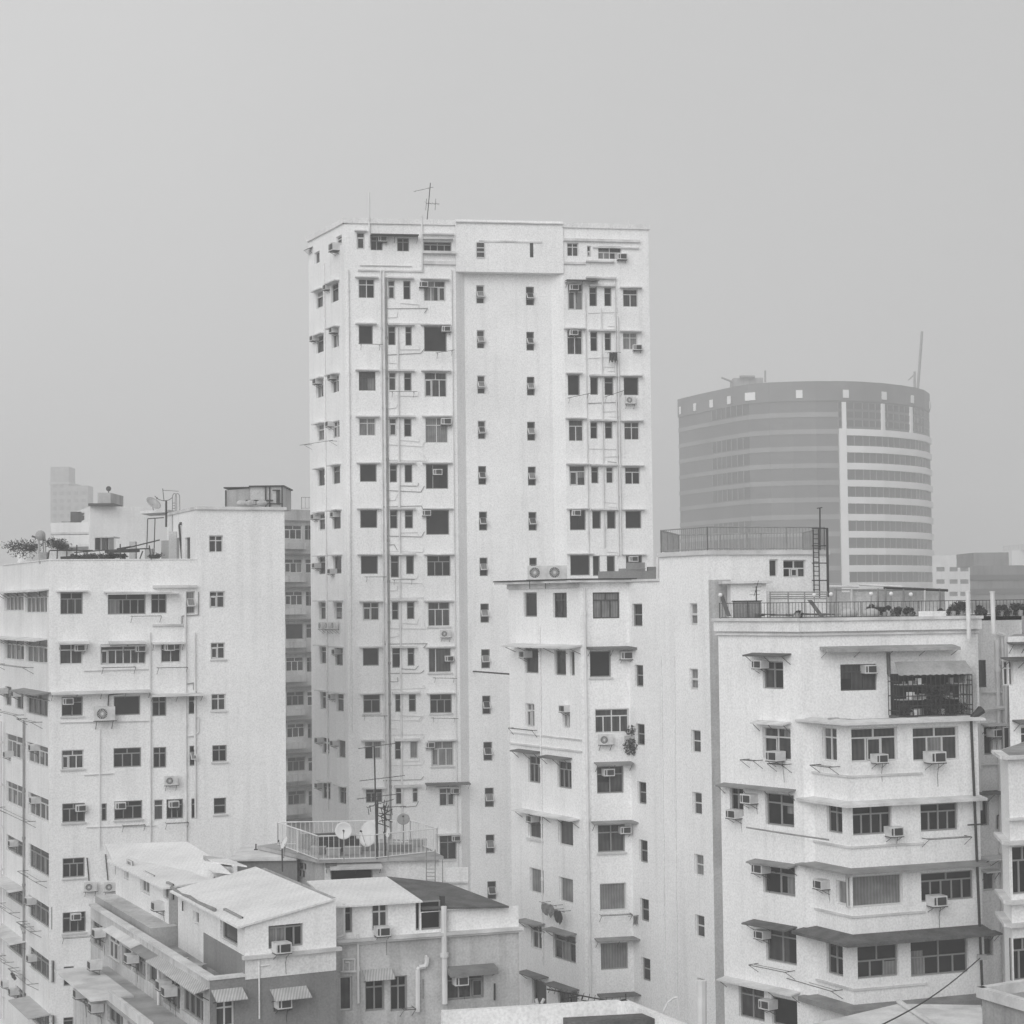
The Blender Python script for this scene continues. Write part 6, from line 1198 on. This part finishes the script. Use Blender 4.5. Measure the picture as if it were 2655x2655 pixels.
r1 = pz(*Z15(650, 1405), -14.2); r2 = pz(*Z15(1170, 1282), -14.2); r3 = pz(*Z15(1670, 1290), -14.2); r4 = pz(*Z15(1720, 1500), -14.2); r5 = pz(*Z15(500, 1500), -14.2)
m = MB(); m.prism([Vector((p.x, p.y, 0)) for p in (r5, r4, r3, r2, r1)], 0, rel(-14.2) - .1, 'mid', 'conc'); m.build('wall', Nr.root)
m = MB(); m.slabpoly([r5, r4, r3, r2, r1], .08, 'slab'); m.build('sheet_roof', Nr.root)
m = MB(); m.tube(r2 + Vector((0, 0, .08)), pz(*Z15(1400, 1420), -14.1), .09, 'slab', 6); m.build('ridge', Nr.root)
Nc = Bld('flat_roofed_building', 'plain pale box of a roof corner at the bottom right picture corner', (22, 55, 0))
c0 = pz(*Z15(1675, 1180), -11.2); c1 = pz(*Z15(1960, 1262), -11.2); cb = pz(*Z15(1985, 1130), -11.2)
m = MB(); A0 = Vector((c0.x, c0.y, 0)); A1 = Vector((c1.x, c1.y, 0)); A2 = A0 + (Vector((cb.x, cb.y, 0)) - A0); A3 = A1 + Vector((4, 3, 0))
m.prism([A0, A1, A3, A2], 0, rel(-11.2) - .3, 'mid', 'terr'); m.build('wall', Nc.root)
m = MB()
for a, b in ((A0, A1), (A0, A2)):
    u = (b - a).normalized(); nn = Vector((-u.y, u.x, 0)); m.box((a + b) / 2 + Vector((0, 0, rel(-11.2) - .15)), u * ((b - a).length / 2 + .1), nn * .12, Vector((0, 0, .15)), 'slab')
m.build('parapet', Nc.root)
m = MB(); a = pd(*Z15(1665, 1005), 71); b = pd(*Z15(900, 1490), 48); P = [a.lerp(b, i / 12) - Vector((0, 0, .25 * math.sin(math.pi * i / 12))) for i in range(13)]; m.path(P, .022, 'black', 5); single(m, 'overhead_cable', 'black overhead cable slanting down across the lower right corner', 'cable', b)
m = MB(); a = fS.pt(0, 0); a = pd(*Z6(365, 1138), 96.5); b = pd(*Z5(1650, 1265), 117.3); P = [a.lerp(b, i / 8) for i in range(9)]; m.path(P, .05, 'black', 5); m.ball(a + Vector((-1, 0, -.8)), .28, 'iron'); single(m, 'overhead_cable', 'dark cable between the stepped block and the tall tower', 'cable', a)

# ================================================================== haze
h = MB(); h.abox(-700, 700, -60, 1300, -1.5, 110, 'white')
hz = h.build('haze'); tag(hz, kind='stuff'); hm = bpy.data.materials.new('haze_air'); hm.use_nodes = True; n = hm.node_tree.nodes; n.clear()
pv = n.new('ShaderNodeVolumePrincipled'); pv.inputs['Color'].default_value = (1, 1, 1, 1); pv.inputs['Density'].default_value = HAZE
ou = n.new('ShaderNodeOutputMaterial'); hm.node_tree.links.new(pv.outputs[0], ou.inputs['Volume']); hz.data.materials.clear(); hz.data.materials.append(hm); hz.display_type = 'WIRE'
for m_ in bpy.data.materials:
    pass
